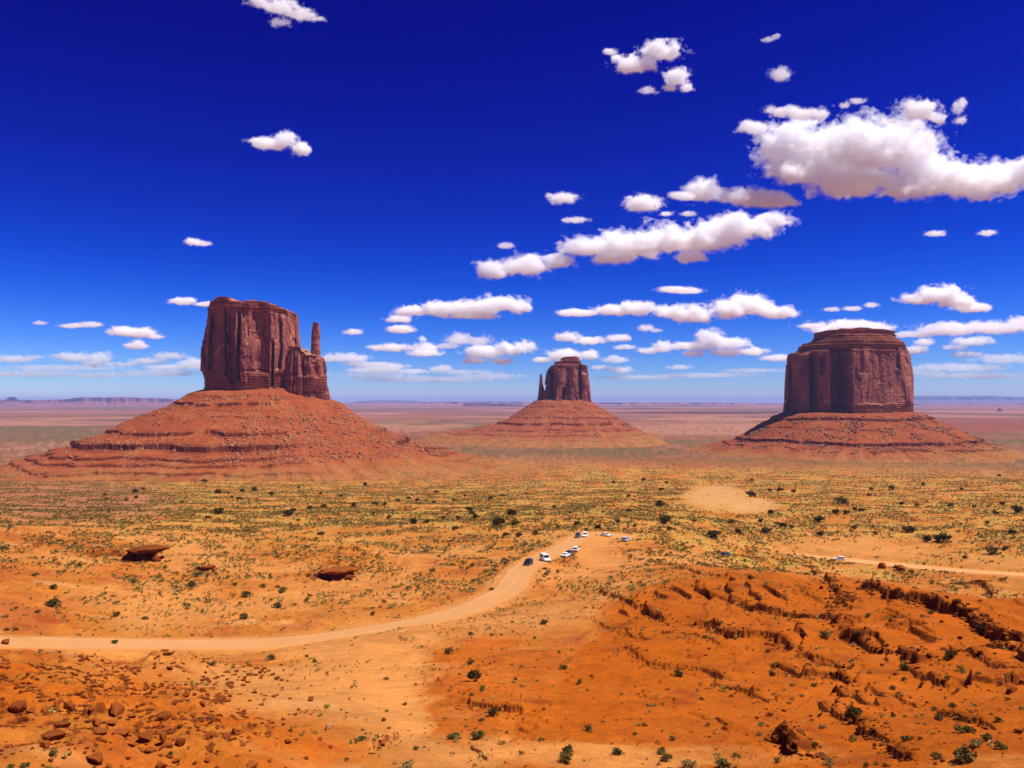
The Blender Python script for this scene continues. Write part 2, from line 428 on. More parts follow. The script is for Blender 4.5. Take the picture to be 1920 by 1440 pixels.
def height(x, y, fine=True):
    x = np.asarray(x, float); y = np.asarray(y, float)
    z0 = base_z(x, y)
    r = np.hypot(x, y)
    px, py = project(x, np.maximum(y, 1), z0)
    fade = sstep(3, 40, r) * sstep(3500, 1200, r)
    hm = hill_mask(px, py, r)
    rk = soft_mask(px, py, ROCKY)
    rough = 0.55 + 0.25 * hm + 0.8 * rk
    n = 1.5 * fbm2(x / 60, y / 60, 3, 3) * sstep(40, 200, r) + 2.2 * fbm2(x / 190, y / 190, 3, 31) * sstep(250, 600, r)
    n = n + rough * 0.75 * fbm2(x / 13, y / 13, 4, 5)
    lm = soft_mask(px, py, LEFT_MOUND) * sstep(160, 130, r)
    n = n + hm * sstep(95, 130, r) * 2.6 * fbm2(x / 34 + 0.3 * y / 34, y / 24, 3, 211) * sstep(225, 190, r) + lm * (1.5 * ridge2(x / 15, y / 15, 3, 213) + 0.4 * ridge2(x / 4.2, y / 4.2, 3, 215))
    if fine:
        n = n + rough * 0.26 * fbm2(x / 2.6, y / 2.6, 4, 9, 0.6) + 0.35 * rough * np.maximum(0, noise2(x / 1.9, y / 1.9, 13) - 0.2) * sstep(-0.1, 0.3, fbm2(x / 17, y / 17, 2, 15)) + 0.75 * (hm * 0.22 + rk) * np.maximum(0, ridge2(x / 5.0, y / 5.0, 3, 17) - 0.25)
    z = z0 + n * fade
    # thin beds: small natural steps that follow the dip of the strata
    stepm = np.clip(hm * 1.0 + rk * 0.7 + 0.35 * sstep(0.1, 0.35, fbm2(x / 70, y / 70, 2, 41)) * sstep(500, 350, r), 0, 1)
    warp = z + 0.035 * x - 0.02 * y + 0.8 * fbm2(x / 22, y / 22, 3, 23)
    st = 1.15
    q = warp / st; fq = q - np.floor(q)
    act = np.clip(sstep(0.05, 0.4, fbm2(x / 28, y / 28, 2, 29)) + 0.3 * hm * sstep(-0.1, 0.25, fbm2(x / 40, y / 40, 2, 33)), 0, 1)
    z = z + stepm * act * st * (sstep(0.44, 0.57, fq) - fq) * 0.85
    # ledges
    for P, s, dep in LEDGES:
        cx, cyy = P[:, 0].mean(), P[:, 1].mean()
        rad = max(np.hypot(P[:, 0] - cx, P[:, 1] - cyy)) + dep * 3
        m = np.hypot(x - cx, y - cyy) < rad
        if not np.any(m): continue
        xs, ys = x[m], y[m]
        wx = xs + 1.1 * fbm2(xs / 9, ys / 9, 2, 51) + 0.16 * fbm2(xs / 1.7, ys / 1.7, 2, 53); wy = ys + 2.0 * fbm2(xs / 9, ys / 9, 2, 57) + 0.22 * fbm2(xs / 1.7, ys / 1.7, 2, 59)
        d, _, sd_, al = seg_field(wx, wy, P)
        taper = sstep(0, 0.08, al) * sstep(1, 0.92, al)
        var = np.clip(0.62 + 0.24 * noise2(xs / 7, ys / 7, 61), 0.42, 0.85)
        Lm = float(np.sum(np.hypot(np.diff(P[:, 0]), np.diff(P[:, 1]))))
        sg = np.where(sd_ > 0, d, -d)
        bl = 0
        for bw, ba in ((1.3, 0.5), (3.7, 1.1)):                          # joints: the edge steps in and out block by block
            k_ = np.floor(al * Lm / bw + 0.25 * noise2(xs / 3, ys / 3, 63)); hq = np.sin(k_ * 12.9898 + Lm) * 43758.5453; hq = hq - np.floor(hq)
            sg = sg + (hq - 0.5) * ba; bl = bl + hq
        d = np.abs(sg); far = sg > 0
        var = var * (0.52 + 0.36 * bl)
        add = np.where(far, s * np.exp(-(d / dep) ** 1.2), -0.4 * s * np.exp(-d / (0.4 * dep)))
        add = add * (0.55 + 0.45 * sstep(0.0, 0.7, d))                   # a worn lip
        endf = np.exp(-np.maximum(0, d - 0.5 * dep) / dep)
        z[m] += add * taper * var * endf
    # roads are graded flat
    for P, w in ROADS[:2]:
        m = (np.hypot(x - P[:, 0].mean(), y - P[:, 1].mean()) < 260) & (r > 120)
        if not np.any(m): continue
        d, zz, _, _ = seg_field(x[m], y[m], P)
        k = sstep(w + 8, w + 1.0, d)
        z[m] = z[m] * (1 - k) + (zz - 0.02) * k
    return z

def hpt(px, py, dmin=40, dmax=4000):
    x, y, z = cast(px, py, base_z, dmin, dmax, 700)
    r = math.hypot(x, y)
    return cast(px, py, height, r * 0.86, r * 1.22, 110)

# ---------------------------------------------------------------- ground sheet
def build_ground():
    fine = np.linspace(-R(37), R(37), 1150)
    az = np.concatenate([np.linspace(-R(150), -R(38), 60), fine, np.linspace(R(38), R(150), 60)])
    r = np.concatenate([np.exp(np.linspace(math.log(2), math.log(45), 40, endpoint=False)),
                        np.exp(np.linspace(math.log(45), math.log(420), 780, endpoint=False)),
                        np.exp(np.linspace(math.log(420), math.log(2000), 260, endpoint=False)),
                        np.exp(np.linspace(math.log(2000), math.log(58000), 260))])
    A, D = np.meshgrid(az, r, indexing='ij')
    x = (np.sin(A) * D).ravel(); y = (np.cos(A) * D).ravel()
    z = np.empty_like(x)
    n = len(x); step = 300000
    soil = np.empty((n, 3), np.float32)
    for s in range(0, n, step):
        e = min(n, s + step)
        z[s:e] = height(x[s:e], y[s:e])
        soil[s:e] = soil_colour(x[s:e], y[s:e], z[s:e])
    Zg = z.reshape(len(az), len(r))
    gr = np.gradient(Zg, axis=1) / np.gradient(r)[None, :]
    ga = np.gradient(Zg, axis=0) / (np.gradient(az)[:, None] * r[None, :])
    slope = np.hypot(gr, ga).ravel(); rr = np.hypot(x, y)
    rock = sstep(0.55, 1.25, slope) * sstep(50, 70, rr) * sstep(700, 450, rr)  # steep faces: bare bedrock red, darkened so the ledges' shade is painted in
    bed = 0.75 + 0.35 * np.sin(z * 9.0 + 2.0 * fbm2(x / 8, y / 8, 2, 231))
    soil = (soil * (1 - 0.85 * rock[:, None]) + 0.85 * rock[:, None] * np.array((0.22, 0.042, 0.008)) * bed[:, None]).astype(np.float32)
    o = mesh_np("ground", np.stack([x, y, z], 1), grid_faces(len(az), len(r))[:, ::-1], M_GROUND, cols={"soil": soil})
    tag(o, kind="structure")

def mix(a, b, t):
    t = np.asarray(t)[:, None]
    return a * (1 - t) + np.asarray(b) * t
SAND = np.array((0.60, 0.235, 0.055)); ORANGE = np.array((0.52, 0.165, 0.022)); DEEP = np.array((0.45, 0.098, 0.004))
STRAW = np.array((0.46, 0.245, 0.045)); OLIVE = np.array((0.21, 0.155, 0.032)); PINK = np.array((0.40, 0.145, 0.07))
RED = np.array((0.40, 0.085, 0.022)); PALE = np.array((0.66, 0.32, 0.105)); DKRED = np.array((0.24, 0.035, 0.006))
def soil_colour(x, y, z):
    r = np.hypot(x, y); px, py = project(x, np.maximum(y, 1), z)
    jx = 60 * fbm2(x / 40, y / 40, 4, 171) * sstep(600, 100, r) + 70 * fbm2(x / 300, y / 300, 4, 173) * sstep(200, 900, r)
    jy = 34 * fbm2(x / 26, y / 26, 4, 175) * sstep(500, 100, r) + 9 * fbm2(x / 300, y / 700, 4, 177) * sstep(200, 900, r)
    px = px + jx + 42 * fbm2(x / 7, y / 7, 4, 179) * sstep(500, 100, r); py = py + jy + 16 * fbm2(x / 5, y / 5, 4, 185) * sstep(500, 100, r)
    big = fbm2(x / 45, y / 45, 4, 71); mid = fbm2(x / 9, y / 9, 4, 75); fin = fbm2(x / 1.6, y / 1.6, 3, 79)
    c = np.tile(ORANGE, (len(x), 1))
    c = mix(c, SAND, sstep(-0.25, 0.3, big + 0.35 * mid))
    c = mix(c, RED, 0.6 * sstep(0.1, 0.45, -big + 0.6 * mid) * sstep(900, 500, r))
    c = mix(c, DKRED * 1.3, 0.6 * sstep(0.22, 0.5, fbm2(x / 11, y / 7, 4, 181) + 0.3 * fin) * sstep(60, 120, r) * sstep(700, 300, r))
    c = mix(c, PALE, 0.55 * sstep(0.2, 0.5, fbm2(x / 18, y / 9, 4, 183)) * sstep(600, 300, r))
    # sparse straw coloured grass on the middle ground
    zone = sstep(260, 380, r) * sstep(2100, 1500, r)
    scrn = fbm2(np.arctan2(x, y) * 40, 156600 / np.maximum(r, 20) / 22, 4, 147)
    scr = np.clip(zone * (0.35 + 0.9 * sstep(-0.25, 0.25, fbm2(x / 120, y / 60, 3, 83))) * sstep(200, 600, px + 2.5 * (1000 - py)), 0, 1)
    scr = np.maximum(scr, 0.75 * soft_mask(px, py, [(870, 1160, 60, 18), (830, 945, 330, 45), (1150, 930, 240, 60), (1480, 890, 240, 30), (1880, 980, 140, 70), (1320, 985, 60, 40), (300, 970, 120, 40), (600, 960, 150, 40)]) * zone)
    c = mix(c, STRAW * 1.18, scr * sstep(-0.4, 0.3, 0.5 * mid + 0.3 * fin + 0.9 * scrn))
    c = mix(c, ORANGE, zone * 0.7 * sstep(0.1, 0.4, -scrn + 0.3 * mid))
    c = mix(c, OLIVE, scr * 0.6 * sstep(0.1, 0.5, 0.5 * mid + 0.5 * fin + 0.7 * scrn + 0.2 * fbm2(x / 200, y / 200, 2, 85)))
    # dusky pink brown flats below the left butte
    c = mix(c, PINK, 0.75 * soft_mask(px, py, [(100, 940, 230, 45)]) * sstep(300, 420, r))
    c = mix(c, RED, 0.55 * soft_mask(px, py, [(760, 880, 330, 26), (1350, 862, 300, 18)]) * sstep(600, 800, r))
    # the deep orange strata hill and the slopes at the picture's foot
    hm = hill_mask(px, py, r)
    c = mix(c, DEEP, 0.92 * hm * sstep(-0.75, -0.1, big + 0.5 * mid + 0.25))
    lf = np.clip(1.15 * soft_mask(px, py, [(120, 1350, 330, 110), (380, 1400, 270, 70), (900, 1330, 150, 80), (0, 1260, 120, 60), (980, 1230, 230, 40), (1080, 1300, 160, 100)]), 0, 1) * sstep(250, 200, r)
    c = mix(c, DEEP * 1.08, 0.88 * lf * sstep(-0.55, 0.1, big + 0.6 * mid))
    c = mix(c, DKRED, 0.5 * np.clip(hm + 0.7 * lf, 0, 1) * sstep(0.12, 0.5, fbm2(x / 6, y / 6, 4, 87)))
    # washed sand
    c = mix(c, SAND * 1.16, 0.95 * soft_mask(px, py, WASH) * sstep(250, 220, r))
    c = mix(c, SAND * 1.05, 0.8 * soft_mask(px, py, [(1125, 1035, 40, 34), (1640, 1030, 230, 28), (1850, 1050, 120, 26), (300, 1150, 420, 36), (620, 1130, 200, 40), (1500, 1030, 70, 20)]) * sstep(200, 215, r) * sstep(-0.6, 0.2, big + 0.6 * mid))
    c = mix(c, np.array((0.60, 0.30, 0.095)), soft_mask(px, py, [(1345, 934, 62, 22), (1400, 950, 50, 14)]) * sstep(300, 400, r))
    c = mix(c, SAND * 1.1, 0.8 * soft_mask(px, py, [(1150, 1428, 420, 26), (1850, 1430, 120, 18), (620, 1260, 130, 40)]) * sstep(200, 190, r) * sstep(-0.5, 0.2, big + 0.7 * mid))
    for P, w in ROADS[2:]:
        m = (np.hypot(x - P[:, 0].mean(), y - P[:, 1].mean()) < 120)
        if np.any(m):
            d, _, _, _ = seg_field(x[m], y[m], P)
            c[m] = mix(c[m], SAND * 1.12, sstep(w + 4, w - 1, d))
    for P, w in ROADS[:2]:
        m = (np.hypot(x - P[:, 0].mean(), y - P[:, 1].mean()) < 260) & (r > 120)
        if np.any(m):
            d, _, _, _ = seg_field(x[m], y[m], P)
            c[m] = mix(c[m], SAND * 1.05, 0.8 * sstep(w + 4, w, d))
    # the plain: wide bands of bare pink sand, grey green scrub and dusky flats
    pl = sstep(1500, 2300, r)
    a = np.arctan2(x, y); lr = np.log(np.maximum(r, 1))
    band = fbm2(a * 4 + 3, lr * 5.5, 4, 91) + 0.25 * fbm2(x / 500, y / 900, 3, 95)
    pc = np.tile(np.array((0.36, 0.145, 0.068)), (len(x), 1))
    pc = mix(pc, (0.50, 0.24, 0.125), sstep(0.0, 0.35, band))
    pc = mix(pc, (0.20, 0.135, 0.048), 0.85 * sstep(0.0, 0.3, -band))
    pc = mix(pc, (0.17, 0.14, 0.042), 0.9 * soft_mask(px, py, [(60, 815, 190, 16), (820, 797, 140, 8), (1880, 828, 90, 8)]) * (0.55 + 0.45 * sstep(-0.2, 0.3, band)))
    pc = mix(pc, (0.22, 0.15, 0.05), 0.75 * soft_mask(px, py, [(1050, 845, 220, 14), (1600, 868, 420, 12)]))
    pc = mix(pc, (0.52, 0.25, 0.13), 0.9 * soft_mask(px, py, [(60, 793, 160, 5), (1330, 805, 240, 12), (760, 800, 120, 7), (1330, 785, 160, 4)]))
    pc = mix(pc, (0.33, 0.09, 0.045), 0.8 * soft_mask(px, py, [(1850, 800, 150, 14), (900, 815, 140, 10)]))
    spk = fbm2(a * 150, 156600 / np.maximum(r, 20) / 5, 4, 97)
    near = sstep(7000, 1800, r)
    pc = mix(pc, (0.17, 0.115, 0.035), 0.75 * near * sstep(0.0, 0.3, spk + 0.6 * band))
    pc = mix(pc, (0.46, 0.19, 0.075), 0.6 * near * sstep(0.1, 0.35, -spk))
    pc = pc * np.array((0.86, 0.78, 0.80))
    return mix(c, pc, pl).astype(np.float32)

build_ground()

# ---------------------------------------------------------------- roads
def build_road(P, w, name, tint=1.0):
    d = np.gradient(P[:, :2], axis=0); d /= np.linalg.norm(d, axis=1)[:, None] + 1e-9
    nrm = np.stack([-d[:, 1], d[:, 0]], 1)
    n = len(P); K = 15
    s = np.cumsum(np.r_[0, np.hypot(*np.diff(P[:, :2], axis=0).T)])
    u = np.linspace(-1, 1, K)
    wl = w * (1 + 0.16 * fbm2(s / 9, s * 0 + 3, 3, 101)); wr = w * (1 + 0.16 * fbm2(s / 9, s * 0 + 9, 3, 103))
    V = np.empty((n, K, 3)); C = np.empty((n, K, 3))
    for k in range(K):
        off = np.where(u[k] < 0, wl, wr) * u[k]
        V[:, k, :2] = P[:, :2] + nrm * off[:, None]
        V[:, k, 2] = P[:, 2] + 0.10 - 0.28 * max(0, abs(u[k]) - 0.86) / 0.14 + 0.03 * math.cos(u[k] * 9)
        t = 0.5 + 0.5 * fbm2(s / 14, s * 0 + u[k] * 1.5, 3, 107)
        rut = 0.5 + 0.5 * math.cos(u[k] * 11)
        C[:, k] = mix(np.tile(PALE, (n, 1)) * np.array((0.98, 0.98, 1.1)), PALE * np.array((0.88, 0.80, 0.76)), np.clip(t * 0.7 + 0.3 * (1 - rut) - 0.1, 0, 1))
        if abs(u[k]) > 0.84: C[:, k] = mix(C[:, k], SAND, np.full(n, 0.6))
    C = C * tint
    o = mesh_np(name, V.reshape(-1, 3), grid_faces(n, K)[:, ::-1], M_ROAD, cols={"soil": C.reshape(-1, 3)})
    tag(o, kind="structure")
build_road(catmull(ROAD_MAIN, 3), 4.3, "dirt_road")
build_road(catmull(ROAD_RIGHT, 3), 5.0, "dirt_road", 1.22)

# ---------------------------------------------------------------- buttes
def interp_rows(rows, z, D):
    """rows: (photo row, photo column) -> column at height z for a body at distance D"""
    rr = sorted(((HORIZON - a) / FPX * D, b) for a, b in rows)
    return np.interp(z, [q[0] for q in rr], [q[1] for q in rr])

def butte_block(name, parent, D, left, right, depth, ybot, top, seed, rib=7.0, grooves=(), strata=(), nth=620, nz=170, expo=3.4, ybase=None, tone=(0.42, 0.125, 0.088), light=(0.62, 0.26, 0.14), dark=(0.19, 0.040, 0.058), cy=0.0, ribw=26.0, flute=1.0, yoff=()):
    """a rock tower: left and right outlines by photo rows, plan depth in metres; built in place, round the butte's axis"""
    s = D / FPX
    th = np.linspace(0, 2 * np.pi, nth, endpoint=False); t = np.linspace(0, 1, nz)
    TH, T = np.meshgrid(th, t, indexing='ij')
    c, sn = np.cos(TH), np.sin(TH)
    se = (np.abs(c) ** expo + np.abs(sn) ** expo) ** (-1.0 / expo)
    ux, uy = c * se, sn * se
    z0 = (HORIZON - ybot) * s
    ztop_tab = sorted(top)
    # iterate: x depends on z and the top height depends on x
    X = np.zeros_like(TH); Z = z0 + T * ((HORIZON - min(q[1] for q in top)) * s - z0)
    for _ in range(3):
        xl = interp_rows(left, Z, D); xr = interp_rows(right, Z, D)
        pxx = (xl + xr) / 2 + ux * (xr - xl) / 2
        zt = (HORIZON - np.interp(pxx, [q[0] for q in ztop_tab], [q[1] for q in ztop_tab])) * s
        Z = z0 + T * (zt - z0)
    wref = interp_rows(right, z0, D) - interp_rows(left, z0, D)
    X = (pxx - 960) * s
    sc = np.clip((xr - xl) / max(wref, 1), 0.05, 1.5)
    Y = D + cy + uy * depth * (0.25 + 0.75 * sc)
    # outward direction
    nx, ny = ux / np.maximum(xr - xl, 1e-3) * 1.0, uy / (2 * depth / s)
    nl = np.hypot(nx, ny); nx, ny = nx / nl, ny / nl
    arc = np.cumsum(np.hypot(np.diff(np.r_[X[:1, 0], X[:, 0]]), np.diff(np.r_[Y[:1, 0], Y[:, 0]])))[:, None] + 0 * T
    a = arc + 5.0 * fbm2(arc / 40, Z / 50, 2, seed + 1)
    col1 = noise2(a / ribw, Z / 240, seed + 2)
    col2 = ridge2(a / (ribw * 0.38), Z / 110, 2, seed + 4)
    dsp = rib * (1.5 * col1 + 0.9 * noise2(a / (ribw * 2.3), Z / 400, seed + 16) + 0.24 * flute * col2)
    crack = np.abs(noise2(a / (ribw * 0.55) + 0.15 * noise2(a / 9, Z / 12, seed), Z / 190, seed + 6))
    ck = np.exp(-(crack / 0.045) ** 2) * sstep(-0.35, 0.15, noise2(a / 30, Z / 45, seed + 8))
    dsp = dsp - rib * 0.75 * flute * ck
    # slabs that have come away: blocky relief with flat ceilings
    cell = np.floor(a / 11 + 0.4 * noise2(a / 20, Z / 30, seed + 3)) ; cz = np.floor(Z / 23 + 7.3 * np.sin(cell * 12.9898))
    hsh = np.sin(cell * 127.1 + cz * 311.7) * 43758.5453; hsh = hsh - np.floor(hsh)
    dsp = dsp + rib * 0.5 * (0.4 + 0.6 * flute) * (hsh - 0.5)
    cell2 = np.floor(a / 26 + 0.3 * noise2(a / 30, Z / 60, seed + 18)); cz2 = np.floor(Z / 61 + 5.1 * np.sin(cell2 * 4.7))
    h2 = np.sin(cell2 * 269.5 + cz2 * 183.3) * 43758.5453; h2 = h2 - np.floor(h2)
    dsp = dsp + rib * 0.8 * (0.35 + 0.65 * flute) * (h2 - 0.72)
    dsp = dsp + (0.4 + 0.9 * flute) * fbm2(a / 7, Z / 9, 4, seed + 9) + (0.2 + 0.3 * flute) * fbm2(a / 2.2, Z / 2.2, 2, seed + 12)
    for zr0, zr1, per, amp in strata:                     # bedded bands: rows, period, relief
        za, zb = (HORIZON - zr0) * s, (HORIZON - zr1) * s
        zw = Z + 7.0 * fbm2(a / 32, a * 0 + zr0, 3, seed + 13)
        m = sstep(za - 3, za + 3, zw) * sstep(zb + 3, zb - 3, zw)
        q = Z / per + 0.35 * noise2(a / 50, Z / 30, seed + 14); fq = q - np.floor(q)
        hh = np.sin(np.floor(q) * 78.233) * 43758.5; hh = hh - np.floor(hh)
        dsp = dsp * (1 - 0.65 * m) + m * amp * (1.6 * (hh - 0.4) + 0.8 * fq - 1.2 * np.exp(-((fq - 0.05) / 0.09) ** 2))
    dsp = dsp * sstep(1.0, 0.985, T)
    fr = sstep(0.15, -0.35, uy)
    gv = np.zeros_like(X)
    for (ga, gb, gd, y0, y1, soft) in grooves:            # photo columns, depth, rows
        zt_, zb_ = (HORIZON - y0) * s, (HORIZON - y1) * s
        wob = 1.2 * noise2(a * 0 + ga, Z / 18, seed + 21)
        g = sstep(ga - soft, ga + soft, pxx + wob) * sstep(gb + soft, gb - soft, pxx + wob) * sstep(zt_ + 2, zt_ - 14, Z) * sstep(zb_ - 8, zb_ + 1, Z)
        gv = gv + gd * g
    dsp = dsp * (1 - 0.5 * np.clip(np.abs(gv) / 20, 0, 1))
    if yoff: gv = gv + np.interp(pxx, [q[0] for q in yoff], [q[1] for q in yoff])
    X2 = X + nx * dsp; Y2 = Y + ny * dsp + fr * gv
    V = np.stack([X2, Y2, Z], -1)
    # colour of the rock itself: fresh faces, desert varnish streaks, bedding
    tn, lt, dk = np.array(tone), np.array(light), np.array(dark)
    tn, lt, dk = tn * 0.88, lt * 0.92, dk * 0.8
    n = V.reshape(-1, 3); af, zf = a.ravel(), Z.ravel()
    C = np.tile(tn, (len(n), 1))
    C = mix(C, lt, 0.8 * sstep(0.1, 0.45, fbm2(af / 16, zf / 26, 4, seed + 31)))
    C = mix(C, dk, 0.8 * sstep(0.0, 0.4, fbm2(af / 13, zf / 90, 4, seed + 35)))
    C = mix(C, lt * 1.25, 0.7 * sstep(0.28, 0.5, fbm2(af / 9, zf / 9, 3, seed + 39)))
    for zr0, zr1, per, amp in strata:
        za, zb = (HORIZON - zr0) * s, (HORIZON - zr1) * s
        zw = zf + 7.0 * fbm2(af / 32, af * 0 + zr0, 3, seed + 13)
        m = sstep(za - 3, za + 3, zw) * sstep(zb + 3, zb - 3, zw)
        C = mix(C, np.array((0.33, 0.092, 0.038)), 0.6 * m)
    # cap: rings that close the top, slightly uneven
    rings = 10
    P = V[:, -1, :]; ctr = P.mean(0)
    cap = []; capc = []
    for k in range(1, rings + 1):
        f = 1 - k / rings
        q = ctr + (P - ctr) * f
        q[:, 2] = P[:, 2] * f + ctr[2] * (1 - f) + 2.0 * (1 - f) * fbm2(q[:, 0] / 14, q[:, 1] / 14, 3, seed + 41)
        cap.append(q); capc.append(np.tile(lt, (len(q), 1)))
    V = np.concatenate([V, np.stack(cap, 1)], 1)
    C = np.concatenate([C.reshape(nth, nz, 3), np.stack(capc, 1)], 1)
    Vl = V.reshape(-1, 3) - np.array(parent.location)
    return mesh_np(name, Vl, grid_faces(nth, nz + rings, True), M_CLIFF, parent, smooth=False, cols={"soil": C.reshape(-1, 3)})

def talus(name, parent, cx, cyc, a, b, prof_l, prof_r, prof_f, ledges, seed, nth=1300, nr=330, tone=(0.42, 0.098, 0.03), light=(0.5, 0.17, 0.06), boulders=0.5, bare=None):
    """the apron of fallen rock: (distance out, height) profiles to the left, right and front, broken by hard beds"""
    th = np.linspace(0, 2 * np.pi, nth, endpoint=False)
    u = np.linspace(0, 1, nr)
    TH, U = np.meshgrid(th, u, indexing='ij')
    c, sn = np.cos(TH), np.sin(TH)
    foot = (np.abs(c / a) ** 3 + np.abs(sn / b) ** 3) ** (-1 / 3.0)
    wl = np.where(c < 0, c * c, 0); wr = np.where(c > 0, c * c, 0); wf = sn * sn
    def P(pr, q): return np.interp(q, [p[0] for p in pr], [p[1] for p in pr])
    El, Er, Ef = prof_l[-1][0], prof_r[-1][0], prof_f[-1][0]
    E = wl * El + wr * Er + wf * Ef
    off = U * E * (1 + 0.16 * U * fbm2(np.cos(TH) * 2.2, np.sin(TH) * 2.2, 3, seed + 11))
    fl, fr_, ff = ([(p[0] / e, p[1]) for p in pr] for pr, e in ((prof_l, El), (prof_r, Er), (prof_f, Ef)))
    Z = wl * P(fl, U) + wr * P(fr_, U) + wf * P(ff, U)
    rad = foot * 0.80 + off + foot * 0.2 * sstep(0, 0.06, U)
    X = cx + c * rad; Y = cyc + sn * rad
    edge = sstep(0.0, 0.1, U) * sstep(1.0, 0.9, U)
    gull = ridge2(TH * 9 + 0.8 * U, U * 1.2 + 2, 3, seed) - 0.2
    Z = Z + edge * (5.0 * gull * (0.05 + 1.2 * U) - 2.5 * sstep(0.5, 0.05, U) + (1.2 + 4.0 * U) * fbm2(X / 60, Y / 60, 3, seed + 3) + 1.3 * fbm2(X / 11, Y / 11, 3, seed + 7))
    led = np.zeros_like(Z)
    for k, (zl, A, W, cover) in enumerate(ledges):
        zz = Z + 7.0 * fbm2(X / 130, Y / 130, 3, seed + 20) + 1.6 * fbm2(X / 30, Y / 30, 2, seed + 21 + k)
        d = zz - zl
        on = sstep(cover - 0.25, cover + 0.1, noise2(TH * 7 + k * 3.3, U * 0.5 + k, seed + 30 + k) * 0.6 + 0.3 * noise2(TH * 45, U, seed + 60 + k))
        if bare: on = on * (1 - bare(c, sn))
        s_ = np.where(d > 0, A * np.clip(1 - d / W, 0, 1), -A * np.clip(1 + d / W, 0, 1)) * on
        Z = Z + s_ * edge
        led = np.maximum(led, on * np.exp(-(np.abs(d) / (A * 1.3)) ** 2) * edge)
    bm_ = sstep(0.0, 0.4, fbm2(X / 45, Y / 45, 3, seed + 71)) * boulders
    cl = np.maximum(0, noise2(X / 3.2, Y / 3.2, seed + 73) - 0.15) + 0.6 * np.maximum(0, noise2(X / 6.5, Y / 6.5, seed + 75) - 0.2)
    Z = Z + edge * (0.6 + 3.2 * bm_) * cl * 1.7
    V = np.stack([X, Y, Z], -1).reshape(-1, 3)
    tn, lt = np.array(tone), np.array(light)
    xf, yf, zf, lf = X.ravel(), Y.ravel(), Z.ravel(), led.ravel()
    C = np.tile(tn, (len(V), 1))
    tn = tn * np.array((0.84, 0.78, 0.74)); C = C * np.array((0.84, 0.78, 0.74))
    C = mix(C, tn * np.array((1.12, 1.4, 1.25)), 0.7 * sstep(-0.2, 0.35, fbm2(xf / 50, yf / 50, 4, seed + 81)))
    q = np.sin(zf / 3.1 + 1.6 * noise2(xf / 60, yf / 60, seed + 83))
    C = mix(C, tn * 0.74, 0.35 * sstep(0.0, 0.9, q))
    C = mix(C, lt * 1.1, (0.85 * bm_ * sstep(0.05, 0.4, cl.reshape(bm_.shape))).ravel())
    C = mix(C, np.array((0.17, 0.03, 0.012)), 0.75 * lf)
    C = mix(C, np.array((0.55, 0.30, 0.13)), 0.8 * sstep(0.33, 0.45, noise2(xf / 2.4, yf / 2.4, seed + 91)) * sstep(0.0, 0.35, fbm2(xf / 40, yf / 40, 2, seed + 93)))
    un = U.ravel() + 0.22 * fbm2(xf / 80, yf / 80, 4, seed + 95) + 0.2 * np.clip(np.cos(TH.ravel()), 0, 1)
    C = mix(C, np.array((0.42, 0.165, 0.045)), 0.85 * sstep(0.58, 0.95, un))
    C = mix(C, np.array((0.24, 0.155, 0.04)), 0.7 * sstep(0.66, 1.0, un) * sstep(0.0, 0.35, fbm2(xf / 26, yf / 26, 4, seed + 97)))
    return mesh_np(name, V - np.array(parent.location), grid_faces(nth, nr, True)[:, ::-1], M_TALUS, parent, smooth=False, cols={"soil": C})

def scatter_boulders(parent, tal, n, smin, smax, seed, zlo=-1e9, zhi=1e9, mat=None, mask=None):
    """loose blocks lying on a butte's apron: one part"""
    me = tal.data
    co = np.empty(len(me.vertices) * 3, np.float32); me.vertices.foreach_get("co", co); co = co.reshape(-1, 3)
    g = np.random.default_rng(seed)
    cand = np.where((co[:, 1] < 20) & (co[:, 2] > zlo - parent.location.z) & (co[:, 2] < zhi - parent.location.z))[0]
    dens = fbm2(co[cand, 0] / 50, co[cand, 1] / 50, 3, seed)
    if mask: dens = dens + mask(co[cand])
    cand = cand[dens * 1.6 > g.random(len(cand)) * 0.9]
    idx = g.choice(cand, n)
    V, F = [], []
    for q, i in enumerate(idx):
        v, f = BLOCKS[q % len(BLOCKS)]
        s = smin + (smax - smin) * g.random() ** 3
        sc = s * (0.7 + 0.6 * g.random(3)); ang = g.random() * 6.28
        w = v * sc; ca, sa = math.cos(ang), math.sin(ang)
        w = np.stack([w[:, 0] * ca - w[:, 1] * sa, w[:, 0] * sa + w[:, 1] * ca, w[:, 2]], 1)
        V.append(w + co[i] + np.array((0, 0, 0.15 * s))); F.append(f + len(V) * 0 + sum(len(z) for z in V[:-1]) if False else f)
    off = np.cumsum([0] + [len(v) for v in V[:-1]])
    F = [f + o_ for f, o_ in zip(F, off)]
    o = mesh_np("boulders", np.concatenate(V), np.concatenate(F), mat or M_BLOCK, parent, smooth=False)
    o["kind"] = "stuff"
    return o

